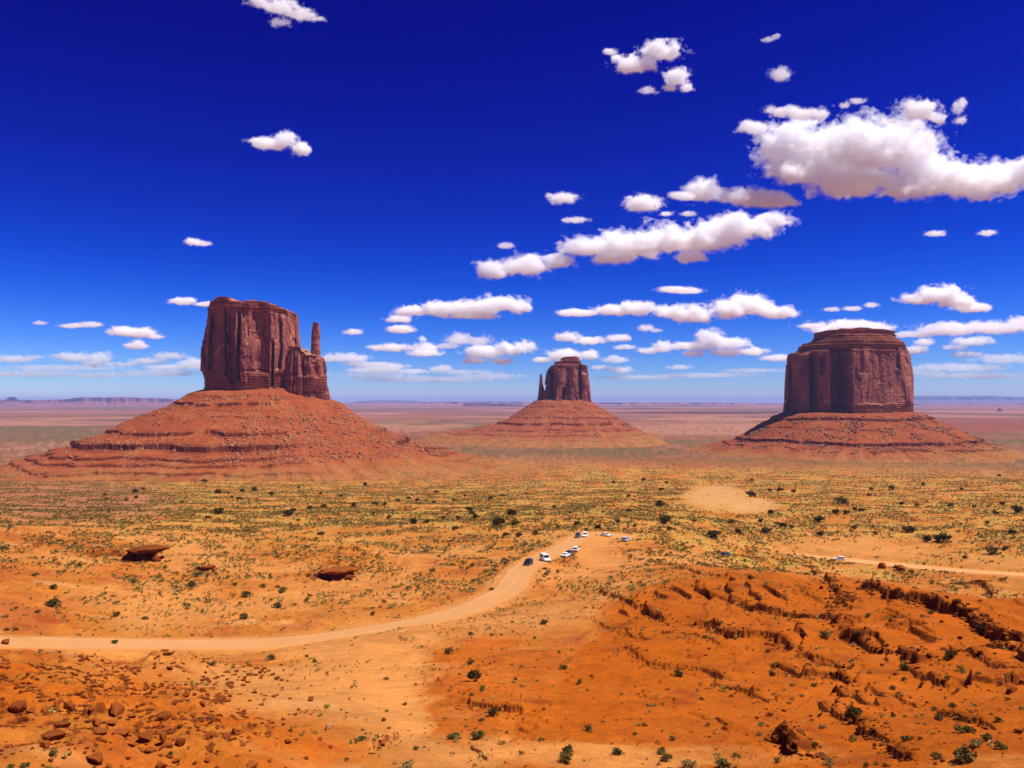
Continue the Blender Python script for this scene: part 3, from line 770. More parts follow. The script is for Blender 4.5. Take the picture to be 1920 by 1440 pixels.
def rock_bm(seed, sub=2, cuts=9, flat=0.75, stretch=(1.2, 1, 0.8), rough=0.05, under=0.0):
    """an angular block: a ball planed off by random flat faces, then roughened"""
    g = random.Random(seed)
    bm = bmesh.new(); bmesh.ops.create_icosphere(bm, subdivisions=sub, radius=1.0)
    planes = []
    for _ in range(cuts):
        n = Vector((g.gauss(0, 1), g.gauss(0, 1), g.gauss(0, 0.8))).normalized(); planes.append((n, flat * g.uniform(0.7, 1.05)))
    planes.append((Vector((0, 0, 1)), flat * 0.8))
    for v in bm.verts:
        for n, d in planes:
            k = v.co.dot(n)
            if k > d: v.co -= n * (k - d)
    for v in bm.verts:
        p = v.co
        r_ = 1 + rough * (float(noise3(np.array([p.x * 3]), np.array([p.y * 3]), np.array([p.z * 3]), seed)[0]) + 0.6 * float(noise3(np.array([p.x * 8]), np.array([p.y * 8]), np.array([p.z * 8]), seed + 3)[0]))
        v.co = Vector((p.x * stretch[0], p.y * stretch[1], p.z * stretch[2])) * r_
        if under and v.co.z < 0.12:
            f = 1 - under * min(1, (0.12 - v.co.z) / 0.5); v.co.x *= f; v.co.y *= f
    return bm
BLOCKS = []
for k in range(6):
    b_ = rock_bm(200 + k, 1, 8, 0.75, (1, 1, 0.9), 0.04)
    b_.verts.ensure_lookup_table()
    BLOCKS.append((np.array([v.co[:] for v in b_.verts]), np.array([[v.index for v in f.verts] for f in b_.faces])))
    b_.free()
M_BLOCK = simple("fallen_sandstone", (0.52, 0.225, 0.10), 0.95, 0, 0.5, 0.12, 0.05)
M_ROCK = simple("red_boulder_rock", (0.27, 0.068, 0.012), 0.95, 0, 0.4, 1.2, 0.05)
M_ROCKP = simple("pale_boulder_rock", (0.56, 0.26, 0.10), 0.95, 0, 0.25, 1.2, 0.05)

def lat(profile, px0, sgn, D):
    """photo outline of an apron (column, row) -> (distance out, height)"""
    s = D / FPX
    return [(sgn * (p[0] - px0) * s, (HORIZON - p[1]) * s) for p in profile]

# ---- the near left butte with its thumb
DW = 1650.0
sW = DW / FPX
west = empty("sandstone_butte", ((490 - 960) * sW, DW, -140))
tag(west, "tall flat topped red butte with a separate thumb spire, leftmost of the three", "butte", "sandstone buttes")
top_main = [(380, 578), (399, 577), (404, 569), (411, 563), (420, 560.5), (436, 561), (447, 564), (452, 569), (470, 571), (476, 571), (478, 569), (492, 568.5), (505, 571), (508, 570), (516, 571.5), (519, 574), (527, 575), (530, 578), (540, 581), (543, 584), (550, 586), (560, 594)]
butte_block("cliff", west, DW, [(752, 389), (722, 389), (700, 388), (655, 387.5), (620, 389), (600, 392), (590, 394), (578, 397), (568, 402), (560, 408)],
            [(735, 566), (700, 561), (655, 558), (640, 555), (600, 553), (588, 552), (582, 550), (575, 545), (560, 535)], 62, 752, top_main, 300, rib=6.5,
            grooves=[(406, 411, 20, 590, 690, 0.9), (439.5, 444.5, 36, 585, 700, 0.7), (447, 462, 11, 590, 715, 1.2), (465.5, 471, 28, 590, 710, 0.8), (473, 483, -5, 600, 715, 2.0), (487, 520, 5, 590, 700, 2.0), (522.5, 526.5, 20, 640, 725, 0.7), (530, 537, 12, 600, 690, 1.0), (549, 560, 18, 560, 735, 2.0)],
            strata=[(736, 700, 5.5, 2.4), (590, 556, 6.5, 3.5)], nth=900, nz=230, flute=0.8, yoff=[(386, 14), (420, 2), (470, -8), (520, 0), (560, 26)])
butte_block("ridge", west, DW, [(760, 540), (690, 543), (668, 546), (650, 552)], [(760, 618), (735, 616), (725, 614), (710, 611), (690, 608), (675, 606), (666, 603), (650, 600)], 44, 760,
            [(535, 650), (556, 656), (562, 653), (572, 653), (575, 657), (577, 662), (580, 662), (583, 666), (586, 669), (594, 668), (604, 670), (616, 690)], 330, rib=5.0,
            grooves=[(561, 563.5, 9, 655, 735, 0.8), (580, 582, 7, 660, 735, 0.6), (586, 587.5, 7, 655, 730, 0.6)], strata=[(736, 706, 5.0, 2.2)], nth=520, nz=120, cy=-16, light=(0.52, 0.235, 0.12), ribw=15)
butte_block("spire", west, DW, [(690, 586), (668, 586), (650, 587), (635, 587.5), (622, 588.2), (616, 588.8), (613, 589.5), (604, 589.2)], [(690, 606), (668, 604), (655, 602.5), (640, 601), (630, 602), (618, 601.8), (614, 600.4), (610, 600), (604, 600)], 9, 690,
            [(580, 607), (590, 606), (595, 605.5), (600, 607)], 350, rib=1.0, strata=[(616, 603, 3.0, 0.8)], nth=160, nz=110, cy=-14, ribw=9)
tw = talus("talus_slope", west, (500 - 960) * sW, DW, 122, 66,
           lat([(389, 720), (388, 724), (362, 740), (340, 755), (300, 772), (262, 788), (215, 814), (190, 823), (165, 830), (140, 840), (108, 850), (60, 866), (20, 880), (-40, 905)], 389, -1, DW),
           lat([(615, 733), (618, 740), (640, 758), (660, 776), (700, 797), (745, 818), (770, 829), (800, 839), (880, 862), (960, 876), (1030, 888), (1060, 905)], 615, 1, DW),
           [(0, 29), (6, 24), (60, -5), (110, -32), (160, -56), (180, -63), (222, -82), (262, -93), (300, -104), (345, -116), (400, -128), (450, -148)],
           [(12, 1.2, 8, 0.12), (-5, 2.4, 10, -0.1), (-28, 0.9, 8, 0.15), (-58, 2.4, 10, -0.15), (-79, 4.2, 10, -0.3), (-93, 1.6, 6, -0.3), (-101, 1.5, 5, -0.3), (-111, 1.4, 6, -0.3), (-119, 1.0, 5, -0.1)], 400, bare=lambda c, sn: 0.92 * sstep(0.05, 0.42, c + 0.2 * sn) * sstep(0.98, 0.9, c))
scatter_boulders(west, tw, 4200, 0.6, 4.0, 77, -100, 10, None, lambda p: 0.5 * sstep(0, 60, p[:, 0]) * sstep(150, 90, p[:, 2] + 0) + 0.25 * np.exp(-((p[:, 2] - 70) / 10) ** 2))

# ---- the far middle butte with a thin needle on its left
DE = 2970.0
sE = DE / FPX
east = empty("sandstone_butte", ((1062 - 960) * sE, DE, -140))
tag(east, "smaller red sandstone butte in the middle distance with a thin needle on its left side", "butte", "sandstone buttes")
butte_block("cliff", east, DE, [(765, 1020), (748, 1023), (725, 1026), (705, 1028.5), (695, 1030), (690, 1032), (686, 1035), (683, 1038)], [(765, 1107), (752, 1104.5), (740, 1102.5), (720, 1101), (700, 1100.5), (692, 1099.5), (686, 1098.5), (683, 1098)], 80, 775,
            [(1015, 690), (1030, 687), (1036, 684.5), (1060, 683), (1098, 685), (1110, 690)], 500, rib=8,
            grooves=[(1031, 1036.5, 40, 690, 748, 0.7), (1028, 1030, 8, 705, 748, 0.6), (1052, 1057.5, 34, 726, 752, 0.8), (1083, 1089, 38, 684, 754, 0.7), (1090, 1096, 10, 686, 700, 1.5)], strata=[(690, 680, 7, 3)], nth=620, nz=130, tone=(0.40, 0.105, 0.07), ribw=34, flute=0.5)
butte_block("caprock", east, DE, [(686, 1042), (680, 1043), (677, 1044), (675.5, 1053), (670, 1057), (668, 1060)], [(686, 1087), (678, 1086.5), (675.5, 1085), (672, 1083), (668, 1080)], 46, 686,
            [(1040, 675.5), (1052, 675), (1055, 671), (1060, 669.5), (1078, 668.5), (1083, 671), (1087, 676)], 520, rib=3, strata=[(685, 668, 8, 4)], nth=260, nz=50, tone=(0.24, 0.06, 0.035))
butte_block("spire", east, DE, [(765, 1004), (748, 1008.5), (735, 1010), (722, 1011), (712, 1012), (705, 1012.5), (701, 1013.5)], [(765, 1026), (748, 1024), (735, 1021.5), (728, 1019.5), (722, 1017.8), (716, 1016.6), (708, 1016.5), (701, 1015.6)], 9, 765,
            [(1005, 702), (1014, 701), (1016, 702), (1026, 703)], 540, rib=1.4, nth=160, nz=90, cy=-20, ribw=12)
te = talus("talus_slope", east, (1062 - 960) * sE, DE, 92, 84,
           lat([(1020, 745), (1010, 751), (996, 760), (982, 769), (970, 777), (957, 786), (940, 793), (905, 802), (880, 807), (830, 815), (790, 828)], 1020, -1, DE),
           lat([(1104, 750), (1106, 754), (1116, 763), (1140, 778), (1165, 795), (1190, 808), (1208, 817), (1225, 828)], 1104, 1, DE),
           [(0, 6), (10, 1), (60, -24), (120, -52), (170, -74), (215, -94), (270, -112), (330, -128), (400, -150)],
           [(-20, 1.5, 9, 0.15), (-38, 1.2, 9, 0.2), (-57, 1.6, 9, 0.1), (-77, 2.6, 11, -0.1), (-96, 1.1, 8, 0.05), (-110, 1.0, 7, 0.0), (-122, 0.9, 6, 0.05)], 600, 900, 240, tone=(0.40, 0.10, 0.04), boulders=0.35)
scatter_boulders(east, te, 900, 1.2, 5.0, 79, -115, 0)

# ---- the broad right butte
DM = 2330.0
sM = DM / FPX
merrick = empty("sandstone_butte", ((1595 - 960) * sM, DM, -140))
tag(merrick, "broad blocky red butte with a stepped cap and black clefts, rightmost of three", "butte", "sandstone buttes")
butte_block("cliff", merrick, DM, [(790, 1474), (770, 1477), (740, 1479), (700, 1481), (665, 1483.5), (660.5, 1485), (659, 1499), (655, 1504), (650, 1508)], [(790, 1712), (770, 1709), (745, 1709.5), (720, 1709), (690, 1707), (670, 1703.5), (660, 1700), (655, 1697), (650, 1691)], 105, 800,
            [(1470, 660), (1484, 659.5), (1504, 658), (1507, 651), (1560, 650), (1690, 650), (1697, 653), (1710, 660)], 700, rib=6.0,
            grooves=[(1470, 1489, 45, 676, 785, 1.5), (1503.5, 1516, 60, 664, 785, 1.0), (1519, 1522.5, 16, 668, 700, 0.8), (1535, 1541, 40, 655, 780, 1.2), (1541, 1566, 85, 652, 784, 1.5), (1579, 1586, 5, 655, 700, 2), (1652, 1658, 8, 650, 690, 1.5)],
            strata=[(775, 757, 6, 2.4), (662, 648, 6, 3.0)], nth=1000, nz=200, tone=(0.43, 0.145, 0.095), ribw=60, expo=3.0, flute=0.3, yoff=[(1470, 34), (1484, 26), (1504, 16), (1520, 10), (1540, 4), (1566, -14), (1590, -16), (1640, -2), (1690, 22), (1712, 42)])
butte_block("bench", merrick, DM, [(655, 1506), (649, 1507), (647, 1512), (643.5, 1514), (642.5, 1522), (638, 1530), (634, 1536), (628, 1541)], [(655, 1694), (649, 1692), (645, 1690), (641, 1686), (636, 1676), (632, 1668), (628, 1660)], 92, 655,
            [(1500, 636), (1525, 634), (1545, 630), (1600, 629), (1655, 631), (1680, 635), (1700, 638)], 720, rib=3.0, strata=[(655, 630, 6.5, 4.0)], nth=620, nz=70, tone=(0.30, 0.085, 0.04), yoff=[(1470, 34), (1484, 26), (1504, 16), (1520, 10), (1540, 4), (1566, -14), (1590, -16), (1640, -2), (1690, 22), (1712, 42)])
butte_block("caprock", merrick, DM, [(634, 1534), (630, 1533), (624, 1533.5), (621.5, 1535), (616, 1540)], [(634, 1668), (630, 1670), (625, 1670), (621.5, 1669), (616, 1664)], 62, 634,
            [(1530, 625), (1540, 621.5), (1556, 621), (1562, 618.5), (1580, 619.5), (1596, 617), (1612, 617.5), (1618, 619.5), (1640, 620), (1652, 622), (1668, 623), (1672, 626)], 740, rib=3.0, strata=[(634, 616, 9, 3.2)], nth=520, nz=40, tone=(0.34, 0.10, 0.05))
tm = talus("talus_slope", merrick, (1594 - 960) * sM, DM, 168, 108,
           lat([(1478, 766), (1474, 771), (1455, 781), (1430, 796), (1408, 812), (1390, 824), (1375, 831), (1340, 840), (1300, 850), (1280, 860)], 1478, -1, DM),
           lat([(1709, 768), (1713, 772), (1738, 785), (1765, 800), (1795, 817), (1830, 832), (1862, 843), (1900, 860)], 1709, 1, DM),
           [(0, -22), (6, -27), (55, -48), (110, -70), (160, -94), (190, -105), (240, -118), (300, -130), (380, -152)],
           [(-49, 3.0, 9, -0.15), (-72, 1.2, 8, 0.15), (-105, 3.2, 9, -0.3), (-120, 1.6, 7, 0.0)], 800, 1200, 260, tone=(0.40, 0.095, 0.03), boulders=0.6)
scatter_boulders(merrick, tm, 2600, 1.0, 5.5, 81, -125, -20)

# ---------------------------------------------------------------- distant mesas
def far_mesa(top, D, thick, zbase, seed, tone, name="mesa", kind="structure"):
    pxs = np.linspace(top[0][0], top[-1][0], max(60, int(abs(top[-1][0] - top[0][0]) / 1.2)))
    py = np.interp(pxs, [t[0] for t in top], [t[1] for t in top])
    s = D / FPX
    zt = (HORIZON - py) * s
    zt = zt + (zt - zbase) * 0.05 * fbm2(pxs / 9, pxs * 0, 3, seed)
    prof = [(-1.0, 0.0), (-0.45, 0.25), (-0.3, 0.45), (-0.18, 0.55), (-0.14, 0.97), (0.0, 1.0), (0.6, 1.0), (0.9, 0.4), (1.0, 0.0)]
    V = []; C = []
    for q, (dy, h) in enumerate(prof):
        wob = 0.35 * thick * fbm2(pxs / 22, pxs * 0 + h * 0.5, 4, seed + 5) * (1 if dy < 0 else 0.3)
        Y = D + dy * thick + wob
        X = (pxs - 960) / FPX * Y
        V.append(np.stack([X, Y, zbase + (zt - zbase) * h], 1))
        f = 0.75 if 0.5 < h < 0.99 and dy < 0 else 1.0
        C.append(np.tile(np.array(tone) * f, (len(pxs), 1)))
    V = np.stack(V, 1); C = np.stack(C, 1)
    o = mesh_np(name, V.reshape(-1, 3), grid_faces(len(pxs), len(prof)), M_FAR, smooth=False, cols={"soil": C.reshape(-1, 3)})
    return tag(o, kind=kind)
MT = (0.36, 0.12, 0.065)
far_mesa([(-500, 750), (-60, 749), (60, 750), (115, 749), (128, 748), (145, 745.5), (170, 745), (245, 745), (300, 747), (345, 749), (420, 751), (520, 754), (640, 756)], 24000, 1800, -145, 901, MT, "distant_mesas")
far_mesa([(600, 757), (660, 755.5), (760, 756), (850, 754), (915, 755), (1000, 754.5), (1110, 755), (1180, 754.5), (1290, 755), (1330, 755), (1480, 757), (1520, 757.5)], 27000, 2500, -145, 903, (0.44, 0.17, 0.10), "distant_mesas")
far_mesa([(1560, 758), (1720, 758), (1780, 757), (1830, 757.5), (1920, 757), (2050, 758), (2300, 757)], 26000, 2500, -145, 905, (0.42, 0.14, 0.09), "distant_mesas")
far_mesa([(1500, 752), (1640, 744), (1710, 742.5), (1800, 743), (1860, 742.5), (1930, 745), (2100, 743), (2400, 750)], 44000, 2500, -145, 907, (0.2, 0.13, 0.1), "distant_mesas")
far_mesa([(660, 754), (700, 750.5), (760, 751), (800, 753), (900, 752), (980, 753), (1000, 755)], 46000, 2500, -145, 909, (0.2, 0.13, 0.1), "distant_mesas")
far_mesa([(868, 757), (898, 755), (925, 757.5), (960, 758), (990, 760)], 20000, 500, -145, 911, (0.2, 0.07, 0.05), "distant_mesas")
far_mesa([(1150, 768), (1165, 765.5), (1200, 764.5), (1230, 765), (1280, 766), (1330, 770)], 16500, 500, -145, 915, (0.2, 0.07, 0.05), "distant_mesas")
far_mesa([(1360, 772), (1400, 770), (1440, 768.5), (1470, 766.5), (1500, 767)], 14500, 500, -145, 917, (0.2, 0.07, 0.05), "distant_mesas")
o = far_mesa([(6, 752), (12, 748), (17, 744.5), (28, 744.3), (33, 748), (40, 752)], 23000, 350, -120, 919, MT, "sandstone_butte", None)
tag(o, "tiny far flat topped purple butte on the horizon at the left edge", "butte", "far buttes")
o = far_mesa([(1866, 773), (1870, 769), (1873, 765), (1875, 765), (1878, 769), (1884, 773)], 11500, 120, -150, 921, (0.2, 0.07, 0.05), "sandstone_butte", None)
tag(o, "tiny dark pointed butte alone on the far plain at the right edge", "butte", "far buttes")

# ---------------------------------------------------------------- rocks
ROCKS = [rock_bm(30 + k, 2, 13, 0.58, st, 0.10) for k, st in enumerate([(1.2, 1, 0.8), (1, 0.9, 0.95), (1.5, 0.9, 0.7), (0.9, 1.1, 1.1), (1.3, 1.1, 0.6), (1.05, 0.8, 0.75)])]
ROCK_ME = []
for k, b_ in enumerate(ROCKS):
    for nm, mt in (("red", M_ROCK), ("pale", M_ROCKP)):
        me = bpy.data.meshes.new("boulder_%s" % nm); b_.to_mesh(me); me.materials.append(mt); ROCK_ME.append(me)
    b_.free()
def put_rock(px, py, wpx, hpx=None, label=None, group="loose red boulders in the left foreground", pale=False, rz=None, var=None, sink=0.25):
    x, y, z = hpt(px, py + 0.35 * wpx * 0.6)
    s = wpx / FPX * y * 0.56
    k = random.randrange(6) if var is None else var
    o = bpy.data.objects.new("boulder", ROCK_ME[2 * k + (1 if pale else 0)]); COL.objects.link(o)
    hh = (hpx or wpx * random.uniform(0.6, 0.85)) / FPX * y * 0.62
    o.scale = (s * 0.92, s, hh); o.location = (x, y, z + hh * (1 - sink) * 0.5)
    o.rotation_euler = (random.uniform(-.15, .15), random.uniform(-.15, .15), random.uniform(0, 6.28) if rz is None else rz)
    tag(o, label or "loose red boulder among the rubble of the left foreground slope", "boulder", group)
    return o
LB = [(40, 1322, 45), (110, 1357, 36), (183, 1353, 28), (208, 1353, 25), (190, 1370, 27), (277, 1377, 40), (337, 1388, 38), (230, 1373, 35), (285, 1405, 24), (267, 1405, 21),
      (300, 1433, 30), (393, 1375, 28), (423, 1380, 30), (313, 1340, 40), (230, 1290, 24), (307, 1298, 20), (220, 1327, 48), (380, 1293, 22), (417, 1307, 28), (347, 1302, 20), (237, 1250, 12), (7, 1268, 22),
      (155, 1388, 18), (205, 1437, 20), (583, 1310, 20), (130, 1323, 28), (83, 1395, 30), (60, 1330, 26), (245, 1340, 18), (360, 1340, 16), (370, 1360, 18), (440, 1370, 16), (395, 1400, 20), (455, 1395, 14), (250, 1395, 16),
      (325, 1318, 16), (280, 1335, 14), (172, 1330, 12), (315, 1365, 22), (352, 1372, 18), (410, 1350, 16), (380, 1318, 18), (330, 1300, 16), (400, 1290, 14), (430, 1312, 14), (560, 1330, 12), (540, 1390, 18), (600, 1385, 16), (575, 1420, 16), (620, 1400, 14),
      (55, 1262, 12), (75, 1238, 12), (40, 1225, 14), (98, 1310, 14), (145, 1345, 12), (240, 1420, 14), (160, 1410, 12), (330, 1425, 18), (365, 1430, 14), (390, 1425, 16), (505, 1425, 14), (95, 1425, 14), (300, 1265, 12), (320, 1250, 14), (330, 1240, 12), (290, 1250, 12), (345, 1258, 10), (360, 1235, 10), (380, 1240, 10)]
for a in LB: put_rock(*a)
put_rock(95, 1380, 46, 40, "large wedge shaped red boulder with a dark shaded right face near the left bottom corner")
put_rock(307, 1387, 19, 36, "upright red boulder standing on end among lower ones in the left foreground")
put_rock(182, 1417, 36, 28, "dark red boulder lowest in the left foreground, left of the bottom edge's rubble")
put_rock(473, 1428, 38, 14, "flat red slab at the bottom edge right of the boulder pile")
put_rock(617, 1360, 24, 14, "small pale topped boulder by itself between the wash and the boulder pile", pale=True)
put_rock(717, 1393, 24, 22, "dark overhanging rock at the edge of the sandy wash near the bottom")
put_rock(10, 1203, 24, 18, "weathered red rock knob beside the road at the left edge")
GB = "boulders at the foot of the ledges on the right hill"
for (a, b, w) in [(1290, 1155, 8), (1330, 1215, 9), (1380, 1195, 8), (1590, 1275, 10), (1655, 1245, 10), (1700, 1240, 12), (1720, 1250, 12), (1745, 1225, 14), (1765, 1165, 12), (1800, 1195, 12), (1840, 1222, 16), (1900, 1210, 18), (1560, 1120, 10), (1540, 1100, 12), (1585, 1300, 22), (1470, 1330, 14), (1660, 1330, 10), (1770, 1275, 14), (1680, 1262, 14), (1830, 1165, 16), (1860, 1185, 18), (1890, 1195, 16), (1820, 1350, 16), (1795, 1345, 14), (1850, 1365, 12), (1910, 1370, 20), (1900, 1290, 24), (1915, 1275, 18), (1480, 1180, 9), (1420, 1345, 10), (1385, 1285, 10), (1370, 1290, 12), (1440, 1360, 10), (1650, 1410, 12), (1675, 1418, 12), (1640, 1395, 11), (1690, 1425, 14), (1560, 1260, 9), (1590, 1268, 10), (1740, 1155, 8), (1455, 1065, 9), (1425, 1045, 9), (1545, 1092, 10)]:
    put_rock(a, b, w, None, "loose red boulder at the foot of a ledge on the right hill", GB)
put_rock(1686, 1064, 30, 24, "dark jagged rock outcrop on the crest of the right hill beside the pale road", "rock outcrops", var=2, rz=0.3)
put_rock(1655, 1061, 22, 18, "smaller dark rock at the left end of the crest outcrop on the right hill", "rock outcrops")
put_rock(1455, 1385, 30, 26, "rounded orange rock with a black shadowed hollow under it on the lower right slope", "rock outcrops")
put_rock(1485, 1402, 34, 30, "blocky orange rock with a black hollow, lowest of the pair on the lower right slope", "rock outcrops")
# undercut slabs on the left middle ground
def overhang(px, py, wpx, hpx, label, seed, flip=1, lift=0.0):
    x, y, z = hpt(px, py + hpx * 0.45)
    s = wpx / FPX * y * 0.5; h = hpx / FPX * y
    root = empty("rock_outcrop", (x, y, z), 0.1 * flip)
    tag(root, label, "rock outcrop", "rock outcrops")
    b = rock_bm(seed, 4, 9, 0.74, (1.35, 1.2, 0.42), 0.14, 0.5)
    bmesh.ops.scale(b, vec=(s * 1.15, s * 1.1, h * (0.85 + lift)), verts=b.verts)
    bmesh.ops.rotate(b, cent=(0, 0, 0), matrix=Matrix.Rotation(R(-3), 3, 'Y') @ Matrix.Rotation(R(-4), 3, 'X'), verts=b.verts)
    bmesh.ops.translate(b, vec=(-0.25 * s, 1.0 * s, h * (0.28 + 0.9 * lift)), verts=b.verts)
    mesh_bm("cap_slab", b, M_ROCK, root)
    b = rock_bm(seed + 1, 4, 10, 0.7, (1.0, 0.8, 0.8), 0.14)
    bmesh.ops.scale(b, vec=(s * 0.95, s * 0.8, h * (0.7 + lift)), verts=b.verts); bmesh.ops.translate(b, vec=(-0.35 * s, 1.05 * s, h * -0.05), verts=b.verts)
    mesh_bm("base_rock", b, M_ROCK, root)
    b = rock_bm(seed + 2, 3, 10, 0.7, (1.0, 0.9, 0.7), 0.12)
    bmesh.ops.scale(b, vec=(s * 0.3, s * 0.3, h * 0.35), verts=b.verts); bmesh.ops.translate(b, vec=(0.72 * s, 0.1 * s, h * 0.08), verts=b.verts)
    mesh_bm("fallen_block", b, M_ROCK, root)
    return root
overhang(268, 1036, 66, 34, "large dark undercut rock standing alone on the left middle ground", 61, 1, 0.12)
overhang(390, 1063, 26, 16, "small rounded undercut rock beside a shrub right of the large undercut rock", 63)
overhang(632, 1074, 66, 24, "long low overhanging rock slab left of the road bend", 65)

# small rubble: one mass
def rubble():
    g = np.random.default_rng(5)
    spots = []
    reg = [((0, 480), (1255, 1438), 4600, 12), ((0, 640), (1230, 1440), 500, 5), ((1150, 1920), (1080, 1440), 1700, 6), ((780, 1000), (1220, 1400), 500, 6), ((90, 330), (1000, 1100), 260, 4), ((560, 800), (1020, 1110), 300, 4), ((640, 1150), (1150, 1440), 300, 4), ((400, 600), (1130, 1190), 120, 4)]
    pts = []
    for (x0, x1), (y0, y1), n, w in reg:
        a = g.uniform(x0, x1, n * 2) + g.normal(0, 45, n * 2); b = g.uniform(y0, y1, n * 2) + g.normal(0, 12, n * 2)
        keep = noise2(a / 45, b / 22, 131) + 0.25 * g.standard_normal(n * 2) > 0.18
        a, b = a[keep][:n], b[keep][:n]
        pts += [(q, p, w) for q, p in zip(a, b)]
    for P, s, dep in LEDGES:                                    # broken blocks along every ledge
        L = np.sum(np.hypot(np.diff(P[:, 0]), np.diff(P[:, 1])))
        for _ in range(int(L * 7.0)):
            t = g.random() * (len(P) - 1.001); k = int(t); q = P[k] + (P[k + 1] - P[k]) * (t - k)
            x, y = q[0] + g.normal(0, 0.9), q[1] - abs(g.normal(0.3, 2.0))
            spots.append((x, y, s * (0.05 + 0.20 * g.random() ** 3)))
    dirs = np.array([pix_dir(a, b) for a, b, _ in pts])
    # coarse intersection for the whole batch
    h = np.hypot(dirs[:, 0], dirs[:, 1])
    dd = np.exp(np.linspace(math.log(48), math.log(420), 150))
    hit = np.full(len(pts), 420.0); done = np.zeros(len(pts), bool)
    for q in dd:
        zz = base_z(dirs[:, 0] / h * q, dirs[:, 1] / h * q)
        m = (~done) & (dirs[:, 2] / h * q < zz); hit[m] = q; done |= m
    for k, (a, b, w) in enumerate(pts):
        x, y = dirs[k, 0] / h[k] * hit[k], dirs[k, 1] / h[k] * hit[k]
        spots.append((x, y, w / FPX * y * 0.5 * g.uniform(0.22, 1.0) ** 1.7))
    S = np.array(spots)
    ok = np.ones(len(S), bool)
    for P, w in ROADS:
        d, _, _, _ = seg_field(S[:, 0], S[:, 1], P); ok &= d > w + 0.8
    S = S[ok]; Z = height(S[:, 0], S[:, 1])
    V, F, off = [], [], 0
    for k in range(len(S)):
        v, f = BLOCKS[k % 6]; s = S[k, 2]
        sc = s * (0.65 + 0.7 * g.random(3)); an = g.random() * 6.28; ca, sa = math.cos(an), math.sin(an)
        w = v * sc
        w = np.stack([w[:, 0] * ca - w[:, 1] * sa, w[:, 0] * sa + w[:, 1] * ca, w[:, 2]], 1) + (S[k, 0], S[k, 1], Z[k] + 0.2 * s)
        V.append(w); F.append(f + off); off += len(v)
    o = mesh_np("rubble", np.concatenate(V), np.concatenate(F), M_ROCK, smooth=False)
    tag(o, "small broken red stones strewn over the foreground slopes and along the ledges", "rubble", None, "stuff")
rubble()

# ---------------------------------------------------------------- shrubs
M_LEAFD = simple("juniper_leaf", (0.072, 0.056, 0.010), 0.8, 0, 0.35, 4, 0.1)
M_LEAFG = simple("desert_shrub_leaf", (0.135, 0.108, 0.022), 0.8, 0, 0.35, 4, 0.1)
M_LEAFP = simple("sage_leaf", (0.34, 0.24, 0.07), 0.85, 0, 0.3, 4, 0.1)
M_LEAFY = simple("yellow_brush_leaf", (0.33, 0.23, 0.03), 0.85, 0, 0.3, 4, 0.1)
M_TUFT = simple("dry_tuft_leaf", (0.20, 0.138, 0.028), 0.85, 0, 0.35, 4, 0.1)
M_STEM = simple("shrub_stem", (0.13, 0.065, 0.03), 0.9, 0, 0.2, 8, 0.1)

def leaf_cloud(g, n, clumps, leaf, flat=0.7):
    """many small leaf faces gathered in uneven clumps; unit crown radius, standing on z = 0"""
    V = []; F = []
    cs = []
    for _ in range(clumps):
        a = g.random() * 6.283; rr = 0.68 * math.sqrt(g.random()); h = g.uniform(0.25, 1.0)
        k = math.sqrt(max(0.05, 1 - (rr / 0.95) ** 2))
        cs.append((rr * math.cos(a), rr * math.sin(a), flat * (0.2 + h * 1.0 * k), g.uniform(0.2, 0.42)))
    for i in range(n):
        c = cs[i % clumps]
        d = g.standard_normal(3); d /= np.linalg.norm(d)
        q = np.array(c[:3]) + d * c[3] * (0.55 + 0.5 * g.random()) * np.array((1, 1, 0.85))
        q[2] = max(q[2], 0.03)
        u = g.standard_normal(3); u /= np.linalg.norm(u); w = np.cross(u, d + 0.6 * g.standard_normal(3)); w /= np.linalg.norm(w) + 1e-6
        l = leaf * g.uniform(0.6, 1.3)
        b = len(V)
        V += [q - u * l, q + w * l * 0.55, q + u * l, q - w * l * 0.55]
        F.append((b, b + 1, b + 2, b + 3))
    return np.array(V), np.array(F)
def stems_bm(g, n=7):
    bm = bmesh.new()
    for _ in range(n):
        a = g.random() * 6.283; rr = g.uniform(0.2, 0.65); h = g.uniform(0.35, 0.9)
        tip = Vector((rr * math.cos(a), rr * math.sin(a), h)); mid = tip * 0.5 + Vector((0, 0, 0.08)); prev = None
        for (p, w) in ((Vector((0.05 * math.cos(a), 0.05 * math.sin(a), -0.1)), 0.045), (mid, 0.03), (tip, 0.012)):
            ring = [bm.verts.new(p + Vector((w * math.cos(t), w * math.sin(t), 0))) for t in (0, 1.571, 3.142, 4.712)]
            if prev:
                for i in range(4): bm.faces.new((prev[i], prev[(i + 1) % 4], ring[(i + 1) % 4], ring[i]))
            prev = ring
    return bm
LEAF_ME = {}
for key, mt, n, cl, lf, fl in (("dark", M_LEAFD, 520, 14, 0.12, 0.75), ("green", M_LEAFG, 420, 12, 0.115, 0.62), ("pale", M_LEAFP, 420, 12, 0.10, 0.6), ("yellow", M_LEAFY, 380, 12, 0.10, 0.55)):
    for k in range(4):
        g = np.random.default_rng(900 + k + 10 * len(key))
        v, f = leaf_cloud(g, n, cl, lf, fl)
        ob = mesh_np("foliage_proto", v, f, mt, smooth=False); LEAF_ME.setdefault(key, []).append(ob.data); bpy.data.objects.remove(ob)
STEM_ME = []
for k in range(3):
    ob = mesh_bm("stem_proto", stems_bm(np.random.default_rng(50 + k)), M_STEM); STEM_ME.append(ob.data); bpy.data.objects.remove(ob)

